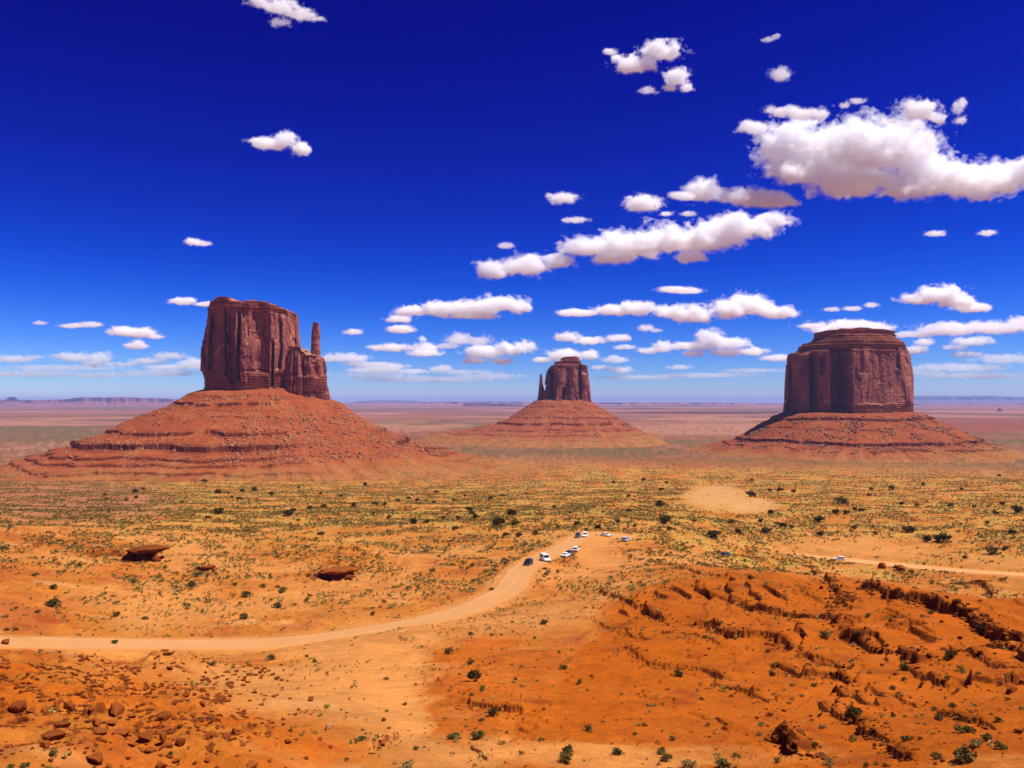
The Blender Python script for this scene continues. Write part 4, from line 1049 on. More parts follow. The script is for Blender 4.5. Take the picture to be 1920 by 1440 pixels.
def put_shrub(px, py, w, kind="dark", label=None, group=None, parts=True, tall=1.0):
    x, y, z = hpt(px, py + w * 0.22)
    s = w / FPX * y * 0.62
    me = LEAF_ME[kind][random.randrange(4)]
    rz = random.uniform(0, 6.28)
    o = bpy.data.objects.new("desert_shrub", me) if not parts else None
    if parts:
        o = bpy.data.objects.new("desert_shrub", None); o.empty_display_size = 0.3
    COL.objects.link(o)
    o.location = (x, y, z - 0.03 * s); o.rotation_euler = (0, 0, rz)
    q = random.uniform(0.85, 1.2) * tall
    o.scale = (s, s * random.uniform(0.85, 1.1), s * q)
    tag(o, label, "shrub", group)
    if parts:
        f = bpy.data.objects.new("foliage", me); f.parent = o; COL.objects.link(f)
        t = bpy.data.objects.new("stems", STEM_ME[random.randrange(3)]); t.parent = o; COL.objects.link(t)
    return o
NAMED = [
 (103, 1128, 30, "green", "wide low green shrub in the open sand above the road at far left"),
 (215, 1204, 15, "green", "small green shrub on the near verge of the road at left, on its mound"),
 (508, 1233, 20, "green", "round green shrub below the road right of the rubble"),
 (457, 1157, 18, "green", "green shrub at the upper side of the long thin ledge above the road"),
 (892, 1270, 28, "dark", "largest dark green shrub in the rocky patch right of the sandy wash"),
 (925, 1338, 22, "dark", "dark upright shrub growing over the broken ledge near the bottom centre"),
 (897, 1380, 30, "green", "wide green shrub, right one of the pair near the bottom centre"),
 (852, 1380, 26, "green", "ragged green shrub, left one of the pair near the bottom centre"),
 (1600, 1340, 34, "dark", "large dark green juniper bush overhanging a ledge low on the right hill"),
 (1813, 1418, 44, "green", "large spreading green shrub at the bottom right corner"),
 (1830, 1393, 30, "pale", "pale dry brush behind the large green shrub at the bottom right corner"),
 (1807, 1367, 32, "green", "wide green shrub just above the pale dry brush at lower right"),
 (1877, 1400, 24, "green", "grey green shrub nearest the right edge at the bottom right corner"),
 (1293, 1432, 28, "pale", "pale dry bush cut by the bottom edge left of the right hill's foot"),
 (1357, 1434, 36, "green", "green brush cut by the bottom edge, right of a pale dry bush"),
 (767, 1434, 36, "pale", "pale silvery bush cut by the bottom edge below the sandy wash"),
 (1602, 1385, 18, "yellow", "round yellow bush below the dark juniper on the right hill"),
 (1555, 1430, 20, "pale", "pale rounded bush at the bottom edge of the right hill"),
 (1545, 1190, 22, "green", "green shrub on the bench between two ledges midway up the right hill"),
 (1843, 1180, 24, "dark", "dark shrub at the foot of the longest ledge near the right edge"),
 (1783, 1230, 22, "dark", "dark shrub in the stony ground under the longest ledge at right"),
 (935, 982, 25, "dark", "tall dark double crowned juniper, largest of the trees left of the parked vehicles"),
 (1338, 1003, 28, "dark", "dark juniper pair on the slope below the pale bare sand patch"),
 (1770, 1010, 30, "dark", "large domed dark green bush on the sand above the right road"),
 (1739, 1012, 17, "dark", "small leaning tree left of the large domed bush above the right road"),
 (1577, 938, 26, "green", "wide flat green bush on bare orange ground below the right butte"),
 (1860, 1033, 28, "green", "straggling brush at right between the domed bush and the right edge"),
 (370, 1077, 18, "green", "shrub growing below the small rounded undercut rock"),
 (1271, 1263, 18, "dark", "dark shrub at the right end of the ledge on the right hill's left flank"),
 (1020, 1167, 15, "dark", "dark upright shrub alone in the sand right of the road bend"),
 (1803, 1253, 18, "yellow", "bright yellow bush on the stony slope at right"),
 (1247, 977, 24, "dark", "long dark shrub in the gully right of the parking place"),
]
for a in NAMED: put_shrub(a[0], a[1], a[2], a[3], a[4], "shrubs of the valley floor and slopes", True)
SH = {
 ("dark", "dark round juniper among the scattered ones left of the parked vehicles", "junipers left of the parking place"):
  [(893, 970, 14), (880, 955, 15), (884, 962, 12), (920, 935, 10), (942, 929, 9), (960, 963, 18), (967, 982, 14), (858, 971, 10), (853, 992, 13), (800, 978, 12), (778, 978, 18), (832, 972, 9), (948, 1004, 13), (973, 1004, 13), (1002, 1000, 14), (818, 922, 10), (665, 948, 12), (703, 945, 12), (723, 945, 10), (745, 939, 10), (767, 934, 9), (782, 938, 9), (813, 942, 10), (683, 909, 10), (1039, 951, 10), (730, 970, 10), (700, 962, 8), (850, 938, 7), (872, 930, 7)],
 ("dark", "dark round juniper on the slope behind and right of the parked vehicles", "junipers behind the parking place"):
  [(1070, 961, 8), (1082, 982, 14), (1120, 990, 13), (1098, 993, 9), (1047, 989, 8), (1158, 978, 14), (1180, 958, 10), (1190, 986, 9), (1257, 992, 12), (1240, 918, 12), (1240, 946, 18), (1207, 900, 8), (1179, 930, 9), (1300, 977, 9), (1250, 905, 8), (1150, 905, 7)],
 ("dark", "dark bush on the sandy scrub slope below the right butte", "bushes below the right butte"):
  [(1407, 927, 20), (1463, 919, 14), (1488, 921, 12), (1568, 960, 17), (1587, 962, 12), (1603, 956, 10), (1616, 957, 12), (1536, 975, 20), (1373, 979, 15), (1426, 978, 12), (1437, 995, 20), (1457, 982, 12), (1469, 987, 15), (1484, 989, 10), (1385, 998, 14), (1538, 1002, 14), (1703, 994, 22), (1899, 998, 16), (1908, 957, 22), (1865, 962, 12), (1783, 948, 12), (1827, 950, 10), (1732, 909, 8), (1803, 918, 8), (1873, 892, 8), (1410, 900, 9), (1635, 917, 9), (1629, 928, 9), (1672, 916, 13), (1447, 961, 12), (1443, 920, 9), (1690, 945, 9), (1720, 946, 9), (1850, 980, 10), (1880, 945, 12), (1810, 1045, 12), (1885, 1030, 12), (1640, 1000, 10), (1600, 990, 12)],
 ("green", "low green shrub on the sandy flat above the road at left", "shrubs above the road at left"):
  [(102, 1100, 16), (462, 1115, 20), (520, 1135, 20), (360, 1095, 20), (493, 1099, 14), (530, 1106, 20), (67, 1078, 12), (7, 1027, 12), (72, 1146, 12), (218, 1152, 16), (273, 1159, 12), (113, 1013, 10), (603, 1000, 16), (945, 1050, 14), (885, 1060, 10), (810, 1068, 12), (767, 1102, 12), (922, 1105, 10), (823, 1042, 8), (991, 1033, 8), (1023, 1066, 9), (250, 1090, 14), (300, 1080, 12), (440, 1095, 12), (150, 1060, 12), (575, 1125, 12), (700, 1150, 10), (720, 1128, 9), (12, 1180, 10), (30, 1180, 9), (520, 1100, 9), (330, 1100, 9)],
 ("dark", "dark juniper on the scrub flat in front of the left butte", "junipers in front of the left butte"):
  [(540, 963, 22), (548, 958, 14), (410, 960, 20), (410, 923, 13), (453, 921, 10), (448, 935, 10), (477, 919, 12), (507, 927, 12), (255, 922, 12), (268, 917, 9), (200, 935, 9), (237, 937, 9), (197, 927, 10), (383, 902, 12), (580, 952, 12), (605, 950, 14), (428, 925, 7), (435, 932, 7), (340, 942, 8), (560, 975, 9), (390, 970, 10), (255, 933, 8), (600, 925, 8), (560, 915, 7), (640, 930, 8)],
 ("green", "small green shrub on the sandy slope at the bottom centre", "shrubs at the bottom centre"):
  [(842, 1222, 18), (884, 1242, 12), (1056, 1250, 16), (883, 1188, 12), (922, 1190, 8), (903, 1350, 12), (1103, 1367, 16), (1158, 1409, 24), (1067, 1407, 28), (1060, 1423, 26), (1238, 1408, 22), (1260, 1385, 14), (1250, 1422, 22), (780, 1403, 14), (885, 1303, 10), (905, 1290, 12), (1087, 1278, 12), (680, 1385, 16), (720, 1350, 10), (760, 1320, 10), (1208, 1360, 12), (1190, 1375, 10), (1020, 1330, 8), (940, 1190, 7), (398, 1246, 14), (330, 1235, 10), (100, 1413, 18), (20, 1437, 18), (48, 1435, 16), (225, 1345, 10), (320, 1412, 10), (180, 1398, 10), (590, 1240, 10), (575, 1230, 9), (520, 1272, 12), (545, 1370, 10)],
 ("yellow", "small yellow green brush clump on the sand near the bottom of the picture", "yellow brush clumps"):
  [(942, 1393, 14), (723, 1272, 12), (780, 1283, 9), (90, 1440, 18), (612, 1325, 14), (600, 1340, 12), (640, 1330, 8), (570, 1372, 8), (565, 1378, 9), (725, 1333, 9), (730, 1365, 10), (1003, 1195, 9)],
 ("green", "small green shrub on the orange benches of the right hill", "shrubs on the right hill"):
  [(1475, 1152, 13), (1608, 1187, 16), (1747, 1148, 14), (1695, 1252, 20), (1628, 1153, 12), (1527, 1285, 12), (1787, 1322, 16), (1760, 1346, 18), (1852, 1385, 22), (1758, 1418, 20), (1695, 1273, 12), (1527, 1395, 14), (1382, 1417, 14), (1698, 1387, 18), (1457, 1427, 16), (1872, 1350, 16), (1322, 1195, 10), (1457, 1245, 12), (1675, 1290, 12), (1753, 1330, 12), (1316, 1310, 10), (1328, 1358, 9), (1372, 1305, 8), (1440, 1220, 10), (1890, 1310, 12), (1775, 1270, 12), (1625, 1435, 12), (1660, 1435, 10)],
 ("pale", "pale rounded dry bush on the orange benches of the right hill", "pale dry bushes on the right hill"):
  [(1542, 1362, 14), (1427, 1358, 18), (1650, 1300, 10), (1692, 1302, 10), (1543, 1415, 12), (1503, 1303, 9), (1485, 1310, 9), (1480, 1318, 9), (1375, 1167, 8), (1353, 1165, 8), (1518, 1245, 8), (1568, 1245, 9), (1630, 1260, 11), (1670, 1160, 9), (1730, 1155, 10), (1640, 1430, 10), (1425, 1375, 11), (1452, 1300, 9), (1835, 1262, 11), (1805, 1260, 10), (1720, 1355, 10), (1735, 1357, 9), (1560, 1185, 8), (1875, 1278, 10)],
}
for (kd, lb, gp), lst in SH.items():
    for (a, b, w) in lst:
        put_shrub(a, b, w, kd, lb, gp, w >= 16)

def scrub_mass():
    """ground cover: low tufts nobody could count"""
    g = np.random.default_rng(3)
    M = 900000
    u = g.random(M)
    r = np.where(u < 0.30, np.sqrt(g.uniform(55 ** 2, 260 ** 2, M)), np.where(u < 0.7, np.sqrt(g.uniform(200 ** 2, 560 ** 2, M)), np.exp(g.uniform(math.log(450), math.log(2600), M))))
    a = g.uniform(-R(34), R(34), M)
    x, y = np.sin(a) * r, np.cos(a) * r
    z0 = base_z(x, y); px, py = project(x, y, z0)
    clump = fbm2(x / 26, y / 26, 3, 141) + 0.5 * fbm2(x / 5, y / 5, 2, 143) + 0.9 * fbm2(np.arctan2(x, y) * 34, 156600 / r / 26, 4, 145)
    pdf = M / R(68) * (0.30 * 2 * (r < 260) / (260 ** 2 - 55 ** 2) + 0.40 * 2 * ((r > 200) & (r < 560)) / (560 ** 2 - 200 ** 2) + 0.30 * (r > 450) / (r ** 2 * math.log(2600 / 450)))
    dens = np.interp(r, [55, 150, 190, 230, 300, 400, 600, 900, 1300, 1750, 2600], [0.13, 0.16, 0.30, 0.36, 0.38, 0.36, 0.24, 0.13, 0.06, 0.028, 0.006])
    dens *= sstep(-0.28, 0.45, clump + 0.12 * sstep(330, 420, r)) * 1.5 + 0.04
    dens *= 1 - 0.85 * soft_mask(px, py, WASH)
    dens *= 1 - 0.98 * np.clip(1.6 * soft_mask(px, py, [(1345, 934, 72, 24), (1400, 950, 58, 16)]), 0, 1)
    dens *= 1 - 0.92 * soft_mask(px, py, [(1650, 1030, 200, 24), (1850, 1052, 100, 20), (1130, 1045, 45, 36)])
    dens *= 1 - 0.25 * hill_mask(px, py, r)
    keep = g.random(M) < dens / np.maximum(pdf, 1e-9)
    x, y, r = x[keep], y[keep], r[keep]
    ok = np.ones(len(x), bool)
    for P, w in ROADS:
        d, _, _, _ = seg_field(x, y, P); ok &= d > w + 1.0
    x, y, r = x[ok], y[ok], r[ok]
    z = np.concatenate([height(x[i:i + 200000], y[i:i + 200000]) for i in range(0, len(x), 200000)])
    sz = g.uniform(0.17, 0.40, len(x)) * np.where(g.random(len(x)) < 0.13, 1.8, 1.0) * (0.85 + 0.75 * sstep(165, 230, r) + 0.1 * sstep(300, 400, r) + 0.7 * sstep(600, 1500, r))
    dark = np.where(r > 230, 0.66, 0.42)
    which = np.where(g.random(len(x)) < dark, 0, np.where(g.random(len(x)) < 0.75, 1, 2))
    V, F, MI = [], [], []; off = 0
    for k in range(10):
        m = np.arange(len(x)) % 10 == k
        v, f = leaf_cloud(np.random.default_rng(600 + k), 9, 4, 0.46, 0.75)
        n = int(m.sum())
        W = v[None] * sz[m][:, None, None] + np.stack([x[m], y[m], z[m] - 0.02], 1)[:, None, :]
        V.append(W.reshape(-1, 3)); F.append((f[None] + (off + np.arange(n) * len(v))[:, None, None]).reshape(-1, 4)); off += n * len(v)
        MI.append(np.repeat(which[m], len(f)))
    o = mesh_np("scrub", np.concatenate(V), np.concatenate(F), M_TUFT, smooth=False)
    o.data.materials.append(M_LEAFP); o.data.materials.append(M_LEAFY)
    o.data.polygons.foreach_set("material_index", np.concatenate(MI).astype(np.int32))
    tag(o, "low dry tufts of desert scrub covering the middle ground", "scrub", None, "stuff")
    print("tufts", len(x))
scrub_mass()

# ---------------------------------------------------------------- vehicles
M_GLASS = simple("dark_car_glass", (0.015, 0.018, 0.022), 0.08, 0, 0, 1, 0.6)
M_TYRE = simple("tyre_rubber", (0.015, 0.014, 0.014), 0.9)
M_RIM = simple("wheel_rim", (0.45, 0.45, 0.46), 0.35, 0.9)
M_TRIM = simple("dark_trim", (0.02, 0.018, 0.018), 0.6)
M_LAMP = simple("headlight_glass", (0.75, 0.75, 0.72), 0.15)
M_TAIL = simple("tail_light_glass", (0.35, 0.01, 0.008), 0.2)
def paint(name, c, rough=0.25): return simple(name, c, rough, 0.0, 0, 1, 0.6)
PAINT = {"white": paint("white_car_paint", (0.78, 0.77, 0.73)), "black": paint("black_car_paint", (0.012, 0.010, 0.011)), "grey": paint("dark_grey_car_paint", (0.06, 0.06, 0.065)), "silver": paint("silver_car_paint", (0.42, 0.42, 0.43), 0.3)}

def loft(sections, mat, name, parent):
    """sections: list of (x, [(y, z)...]) closed rings of equal length"""
    bm = bmesh.new(); rings = [[bm.verts.new((x, y, z)) for (y, z) in ring] for x, ring in sections]
    n = len(rings[0])
    for a, b in zip(rings[:-1], rings[1:]):
        for i in range(n): bm.faces.new((a[i], a[(i + 1) % n], b[(i + 1) % n], b[i]))
    bm.faces.new(rings[0][::-1]); bm.faces.new(rings[-1])
    bmesh.ops.recalc_face_normals(bm, faces=bm.faces)
    bmesh.ops.bevel(bm, geom=[e for e in bm.edges if e.calc_face_angle(0) > 0.5], offset=0.04, segments=2, affect='EDGES')
    return mesh_bm(name, bm, mat, parent)
def box_bm(x0, x1, y0, y1, z0, z1, bev=0.02):
    bm = bmesh.new(); bmesh.ops.create_cube(bm, size=1)
    bmesh.ops.scale(bm, vec=(x1 - x0, y1 - y0, z1 - z0), verts=bm.verts); bmesh.ops.translate(bm, vec=((x0 + x1) / 2, (y0 + y1) / 2, (z0 + z1) / 2), verts=bm.verts)
    if bev: bmesh.ops.bevel(bm, geom=bm.edges[:], offset=bev, segments=2, affect='EDGES')
    return bm
def poly_slab(pts, y, th):
    """a flat pane from (x, z) points at a given side"""
    bm = bmesh.new(); a = [bm.verts.new((p[0], y + p[2] if len(p) > 2 else y, p[1])) for p in pts]
    f = bm.faces.new(a); r = bmesh.ops.extrude_face_region(bm, geom=[f])
    bmesh.ops.translate(bm, vec=(0, th, 0), verts=[v for v in r["geom"] if isinstance(v, bmesh.types.BMVert)])
    bmesh.ops.recalc_face_normals(bm, faces=bm.faces); return bm

def vehicle(px, py, heading, style, colour, label, group):
    """x forward; style 'suv', 'sedan' or 'van'"""
    x, y, z = hpt(px, py)
    L, W, belt, roof = {"suv": (4.8, 1.9, 1.05, 1.78), "sedan": (4.7, 1.82, 0.92, 1.45), "van": (5.4, 2.0, 1.15, 2.15)}[style]
    root = empty("%s" % {"suv": "suv", "sedan": "car", "van": "van"}[style], (x, y, z + 0.02), heading)
    tag(root, label, {"suv": "suv", "sedan": "car", "van": "van"}[style], group)
    h = W / 2; f, b = L / 2, -L / 2
    P = PAINT[colour]
    def ring(w, z0, z1): return [(-w * 0.93, z0), (w * 0.93, z0), (w, z0 + 0.2), (w, z1 - 0.12), (w * 0.94, z1), (-w * 0.94, z1), (-w, z1 - 0.12), (-w, z0 + 0.2)]
    hood = belt - 0.06
    loft([(b, ring(h * 0.9, 0.38, belt - 0.1)), (b + 0.12, ring(h, 0.28, belt)), (b + 1.2, ring(h, 0.25, belt)), (f - 1.45, ring(h, 0.25, belt)), (f - 1.2, ring(h, 0.26, hood)), (f - 0.15, ring(h * 0.96, 0.3, hood - 0.1)), (f, ring(h * 0.86, 0.4, hood - 0.22))], P, "body", root)
    wb, wf = (b + (0.15 if style != "sedan" else 0.55)), f - (1.15 if style == "van" else 1.45)
    rb, rf = (b + (0.35 if style != "sedan" else 1.35)), wf - (0.55 if style == "van" else 0.85)
    def cab(w, z0, z1): return [(-w, z0), (w, z0), (w * 0.97, z1), (-w * 0.97, z1)]
    wi = h * 0.95; wr = h * 0.80
    # roof shell on pillars, glass house inside
    bm = bmesh.new()
    lo = [Vector((wb, -wi, belt - 0.01)), Vector((wf, -wi, belt - 0.01)), Vector((wf, wi, belt - 0.01)), Vector((wb, wi, belt - 0.01))]
    hi = [Vector((rb, -wr, roof - 0.08)), Vector((rf, -wr, roof - 0.08)), Vector((rf, wr, roof - 0.08)), Vector((rb, wr, roof - 0.08))]
    cr = [Vector((rb + 0.12, -wr * 0.8, roof)), Vector((rf - 0.15, -wr * 0.8, roof)), Vector((rf - 0.15, wr * 0.8, roof)), Vector((rb + 0.12, wr * 0.8, roof))]
    R_ = [[bm.verts.new(p) for p in q] for q in (lo, hi, cr)]
    for p, q in zip(R_[:-1], R_[1:]):
        for i in range(4): bm.faces.new((p[i], p[(i + 1) % 4], q[(i + 1) % 4], q[i]))
    bm.faces.new(R_[-1]); bm.faces.new(R_[0][::-1])
    mesh_bm("cabin", bm, P, root)
    def pane(name, i, j, m0, m1, n0, n1, lab=None):
        """a pane set just outside the cabin side between corners i and j"""
        A, B, Cc, Dd = lo[i], lo[j], hi[j], hi[i]
        def at(u, v): return (A * (1 - u) + B * u) * (1 - v) + (Dd * (1 - u) + Cc * u) * v
        nrm = (B - A).cross(Dd - A).normalized(); 
        if nrm.dot((A + B + Cc + Dd) / 4 - Vector((0, 0, belt))) < 0: nrm = -nrm
        bm = bmesh.new()
        a = [bm.verts.new(at(u, v) + nrm * 0.012) for u, v in ((m0, n0), (m1, n0), (m1, n1), (m0, n1))]
        c = [bm.verts.new(at(u, v) - nrm * 0.02) for u, v in ((m0, n0), (m1, n0), (m1, n1), (m0, n1))]
        bm.faces.new(a); bm.faces.new(c[::-1])
        for k in range(4): bm.faces.new((a[k], a[(k + 1) % 4], c[(k + 1) % 4], c[k]))
        bmesh.ops.recalc_face_normals(bm, faces=bm.faces)
        mesh_bm(name, bm, M_GLASS, root)
    for i, j in ((0, 1), (3, 2)):
        for m0, m1 in ((0.05, 0.30), (0.34, 0.62), (0.66, 0.94)): pane("side_window", i, j, m0, m1, 0.14, 0.9)
    pane("windshield", 1, 2, 0.05, 0.95, 0.08, 0.94); pane("rear_window", 0, 3, 0.08, 0.92, 0.2, 0.9)
    wr_ = 0.37 if style != "sedan" else 0.33
    for sx in (f - 0.9, b + 0.95):
        for sy in (-1, 1):
            bm = bmesh.new(); bmesh.ops.create_cone(bm, cap_ends=True, segments=24, radius1=wr_, radius2=wr_, depth=0.24)
            bmesh.ops.bevel(bm, geom=[e for e in bm.edges if abs(e.calc_face_angle(0)) > 1], offset=0.05, segments=2, affect='EDGES')
            bmesh.ops.rotate(bm, cent=(0, 0, 0), matrix=Matrix.Rotation(R(90), 3, 'X'), verts=bm.verts)
            bmesh.ops.translate(bm, vec=(sx, sy * (h - 0.10), wr_), verts=bm.verts)
            w = mesh_bm("wheel", bm, M_TYRE, root, True)
            bm = bmesh.new(); bmesh.ops.create_cone(bm, cap_ends=True, segments=16, radius1=wr_ * 0.62, radius2=wr_ * 0.5, depth=0.05)
            bmesh.ops.rotate(bm, cent=(0, 0, 0), matrix=Matrix.Rotation(R(-90 if sy > 0 else 90), 3, 'X'), verts=bm.verts)
            bmesh.ops.translate(bm, vec=(sx, sy * (h + 0.03), wr_), verts=bm.verts)
            mesh_bm("rim", bm, M_RIM, w)
    for sy in (-1, 1):
        mesh_bm("headlight", box_bm(f - 0.16, f + 0.005, sy * h * 0.62 - 0.2, sy * h * 0.62 + 0.2, hood - 0.36, hood - 0.2), M_LAMP, root)
        mesh_bm("tail_light", box_bm(b - 0.01, b + 0.14, sy * h * 0.78 - 0.12, sy * h * 0.78 + 0.12, belt - 0.45, belt - 0.12), M_TAIL, root)
        mesh_bm("mirror", box_bm(wf - 0.35, wf - 0.2, sy * (h + 0.1) - 0.1, sy * (h + 0.1) + 0.1, belt + 0.0, belt + 0.17), P, root)
    mesh_bm("front_bumper", box_bm(f - 0.1, f + 0.06, -h * 0.85, h * 0.85, 0.34, 0.55, 0.03), M_TRIM, root)
    mesh_bm("rear_bumper", box_bm(b - 0.06, b + 0.1, -h * 0.88, h * 0.88, 0.34, 0.55, 0.03), M_TRIM, root)
    return root
GV = "vehicles on the valley road"
# heading: 0 = facing right (+X), 90 = facing away
vehicle(990, 1060, R(-108), "suv", "black", "black open tourer nearest on the dirt road, lowest of the line of vehicles", GV)
vehicle(1022, 1052, R(-74), "van", "white", "large white van on the dirt road just ahead of the black car", GV)
vehicle(1061, 1044, R(66), "sedan", "white", "white car parked on the right verge in front of a dark one", GV)
vehicle(1069, 1041, R(70), "suv", "grey", "dark car half hidden behind the white car parked on the right verge", GV)
vehicle(1080, 1034, R(74), "suv", "white", "white suv parked uphill of the verge pair, below the two at the road's top", GV)
vehicle(1083, 1008, R(-100), "suv", "grey", "dark grey car at the top of the road, left of the pair there", GV)
vehicle(1097, 1007, R(-96), "suv", "white", "white car at the top of the road, right of the pair there", GV)
vehicle(1136, 1006, R(-40), "sedan", "white", "small white car at the far edge of the parking place, right of the road's top", GV)
vehicle(1174, 1015, R(60), "suv", "silver", "silver car parked alone at the right end of the parking place", GV)
vehicle(1362, 1043, R(40), "suv", "grey", "dark car partly hidden behind the crest of the right hill", GV)
vehicle(1573, 1051, R(158), "suv", "white", "white estate car driving alone on the pale road at right", GV)

# ---------------------------------------------------------------- clouds
def surface_nets(f, cell):
    nx, ny, nz = f.shape
    s = f > 0
    corners = [(i, j, k) for i in (0, 1) for j in (0, 1) for k in (0, 1)]
    cnt = sum(s[i:nx - 1 + i, j:ny - 1 + j, k:nz - 1 + k].astype(np.int8) for i, j, k in corners)
    act = (cnt > 0) & (cnt < 8)
    idx = -np.ones(act.shape, np.int64); I = np.argwhere(act); idx[act] = np.arange(len(I))
    vals = [f[I[:, 0] + i, I[:, 1] + j, I[:, 2] + k] for i, j, k in corners]
    acc = np.zeros((len(I), 3)); num = np.zeros(len(I))
    for a, ca in enumerate(corners):
        for b, cb in enumerate(corners):
            if b > a and sum(abs(p - q) for p, q in zip(ca, cb)) == 1:
                va, vb = vals[a], vals[b]; m = (va > 0) != (vb > 0)
                t = np.where(m, va / np.where(va == vb, 1, va - vb), 0)
                p = np.array(ca) + t[:, None] * (np.array(cb) - np.array(ca))
                acc += np.where(m[:, None], p, 0); num += m
    V = (I + acc / np.maximum(num, 1)[:, None]) * cell
    quads = []
    for ax in range(3):
        sl0 = [slice(None)] * 3; sl1 = [slice(None)] * 3
        sl0[ax] = slice(0, -1); sl1[ax] = slice(1, None)
        a, b = s[tuple(sl0)], s[tuple(sl1)]
        E = np.argwhere(a != b); flag = a[E[:, 0], E[:, 1], E[:, 2]]
        o1, o2 = (ax + 1) % 3, (ax + 2) % 3
        e1 = np.zeros(3, int); e1[o1] = 1; e2 = np.zeros(3, int); e2[o2] = 1
        q = np.stack([idx[tuple((E - e1 - e2).T)], idx[tuple((E - e2).T)], idx[tuple(E.T)], idx[tuple((E - e1).T)]], 1)
        q[~flag] = q[~flag][:, ::-1]
        quads.append(q)
    return V, np.concatenate(quads)

CLOUD_BASE = 2300.0
def cloud_mat(name, dens):
    m, nt, out = new_mat(name)
    v = nt.nodes.new("ShaderNodeVolumePrincipled")
    v.inputs["Color"].default_value = (0.992, 0.99, 0.994, 1); v.inputs["Density"].default_value = dens
    v.inputs["Anisotropy"].default_value = 0.15
    nt.links.new(v.outputs[0], out.inputs["Volume"])
    m.cycles.homogeneous_volume = True
    return m
def build_cloud(blobs, label, thin=1.0, amp=0.62, group="white cumulus clouds", seed=None):
    B = np.array(blobs, float)
    pyb = float(np.max(B[:, 1] + B[:, 3] * 0.7)); pyc = float(np.mean(B[:, 1]))
    elev = max((HORIZON - pyb) / FPX, 0.030)
    D = min(CLOUD_BASE / elev, 60000.0)
    s = D / FPX
    x0, x1 = np.min(B[:, 0] - B[:, 2] * 1.6), np.max(B[:, 0] + B[:, 2] * 1.6)
    y0, y1 = np.min(B[:, 1] - B[:, 3] * 1.8), np.max(B[:, 1] + B[:, 3] * 1.6)
    rd = np.sqrt(B[:, 2] * B[:, 3]) * (1.1 if np.max(B[:, 2]) < 40 else 0.75)
    g = np.random.default_rng(seed or int(B[0, 0] * 7 + B[0, 1] + 50))
    dz = g.normal(0, 0.35, len(B)) * rd
    wide = x1 - x0
    cpx = 0.75 if wide < 110 else (1.0 if wide < 350 else 1.6)
    cd = cpx * 1.5
    d0, d1 = np.min(dz - rd * 1.6), np.max(dz + rd * 1.6)
    nx, nz, ny = int((x1 - x0) / cpx) + 4, int((y1 - y0) / cpx) + 4, int((d1 - d0) / cd) + 4
    gx = x0 - cpx + np.arange(nx) * cpx; gz = y1 + cpx - np.arange(nz) * cpx; gy = d0 - cd + np.arange(ny) * cd
    X, Y, Z = np.meshgrid(gx, gy, gz, indexing='ij')
    f = np.full(X.shape, -9.0)
    for q, b in enumerate(B):
        zr = np.where(Z > b[1], b[3] * 0.72, b[3])
        qd = np.sqrt(((X - b[0]) / b[2]) ** 2 + ((Y - dz[q]) / rd[q]) ** 2 + ((Z - b[1]) / zr) ** 2)
        f = np.maximum(f, 1.0 - qd)
    m = np.abs(f) < 0.8
    sd = int(abs(B[0, 0])) % 97
    size = float(np.clip(np.median(B[:, 3]) * 0.95, 5, 22))
    xs, ys, zs = X[m] / size * 0.8, Y[m] / size, Z[m] / size
    wob = 0.9 * fbm3(xs * 0.5, ys * 0.5, zs * 0.5, 2, sd + 40)
    n = fbm3(xs + wob, ys, zs + wob, 5, sd, 0.62)
    bil = 0.45 - np.abs(noise3(xs * 1.6, ys * 1.6, zs * 1.6, sd + 20)) * 1.5
    fine = fbm3(xs * 3.3 + wob, ys * 3.3, zs * 3.3, 2, sd + 60, 0.6)
    body = f[m] + amp * (1.25 * n + 0.25 * bil)
    core, fringe = np.full_like(f, -1.0), np.full_like(f, -1.0)
    core[f >= 0.8] = 1; fringe[f >= 0.8] = 1
    core[m] = body + 0.16 * fine - 0.20
    fringe[m] = body + 0.38 * fine - 0.01
    cxp = (x0 + x1) / 2
    lx, ly, lz = pix_at(cxp, pyc, D)
    root = empty("cloud", (float(lx), float(ly), float(lz)))
    tag(root, label, "cloud", group)
    for nm, fld, dens in (("core", core, thin / (8.0 * s)), ("fringe", fringe, 0.34 * thin / (8.0 * s))):
        fld[0] = fld[-1] = -1; fld[:, 0] = fld[:, -1] = -1; fld[:, :, 0] = fld[:, :, -1] = -1
        if not (fld > 0).any(): continue
        V, Q = surface_nets(fld, 1.0)
        U = (gx[0] + V[:, 0] * cpx - cxp) * s; Yd = (gy[0] + V[:, 1] * cd) * s; H = (pyc - (gz[0] - V[:, 2] * cpx)) * s
        P_ = np.stack([U, Yd, H], 1)
        a_, b_, c_ = P_[Q[:, 0]], P_[Q[:, 1]], P_[Q[:, 2]]
        if np.sum(a_ * np.cross(b_, c_)) < 0: Q = Q[:, ::-1]        # faces outward, or the volume turns inside out
        mesh_np(nm, P_, Q, cloud_mat("cloud_" + nm, dens), root, smooth=False)
build_cloud([(485, 5, 26, 11), (530, 18, 36, 13), (570, 31, 28, 11), (598, 38, 14, 6), (480, -15, 30, 12)], "thin ragged streak of cloud at the top edge left of centre", 0.6, 0.75)
build_cloud([(525, 42, 20, 9)], "faint small wisp just below the streak at the top edge", 0.35, 0.7)
build_cloud([(490, 268, 27, 14), (520, 270, 25, 13), (535, 264, 22, 18), (563, 280, 20, 16)], "single bright bean shaped cloud high above the left butte", 0.9)
build_cloud([(358, 453, 18, 9), (382, 458, 16, 6)], "small lone cloud upper left of the left butte")
build_cloud([(345, 566, 28, 9), (388, 571, 24, 6)], "flat cloud touching the top left corner of the left butte")
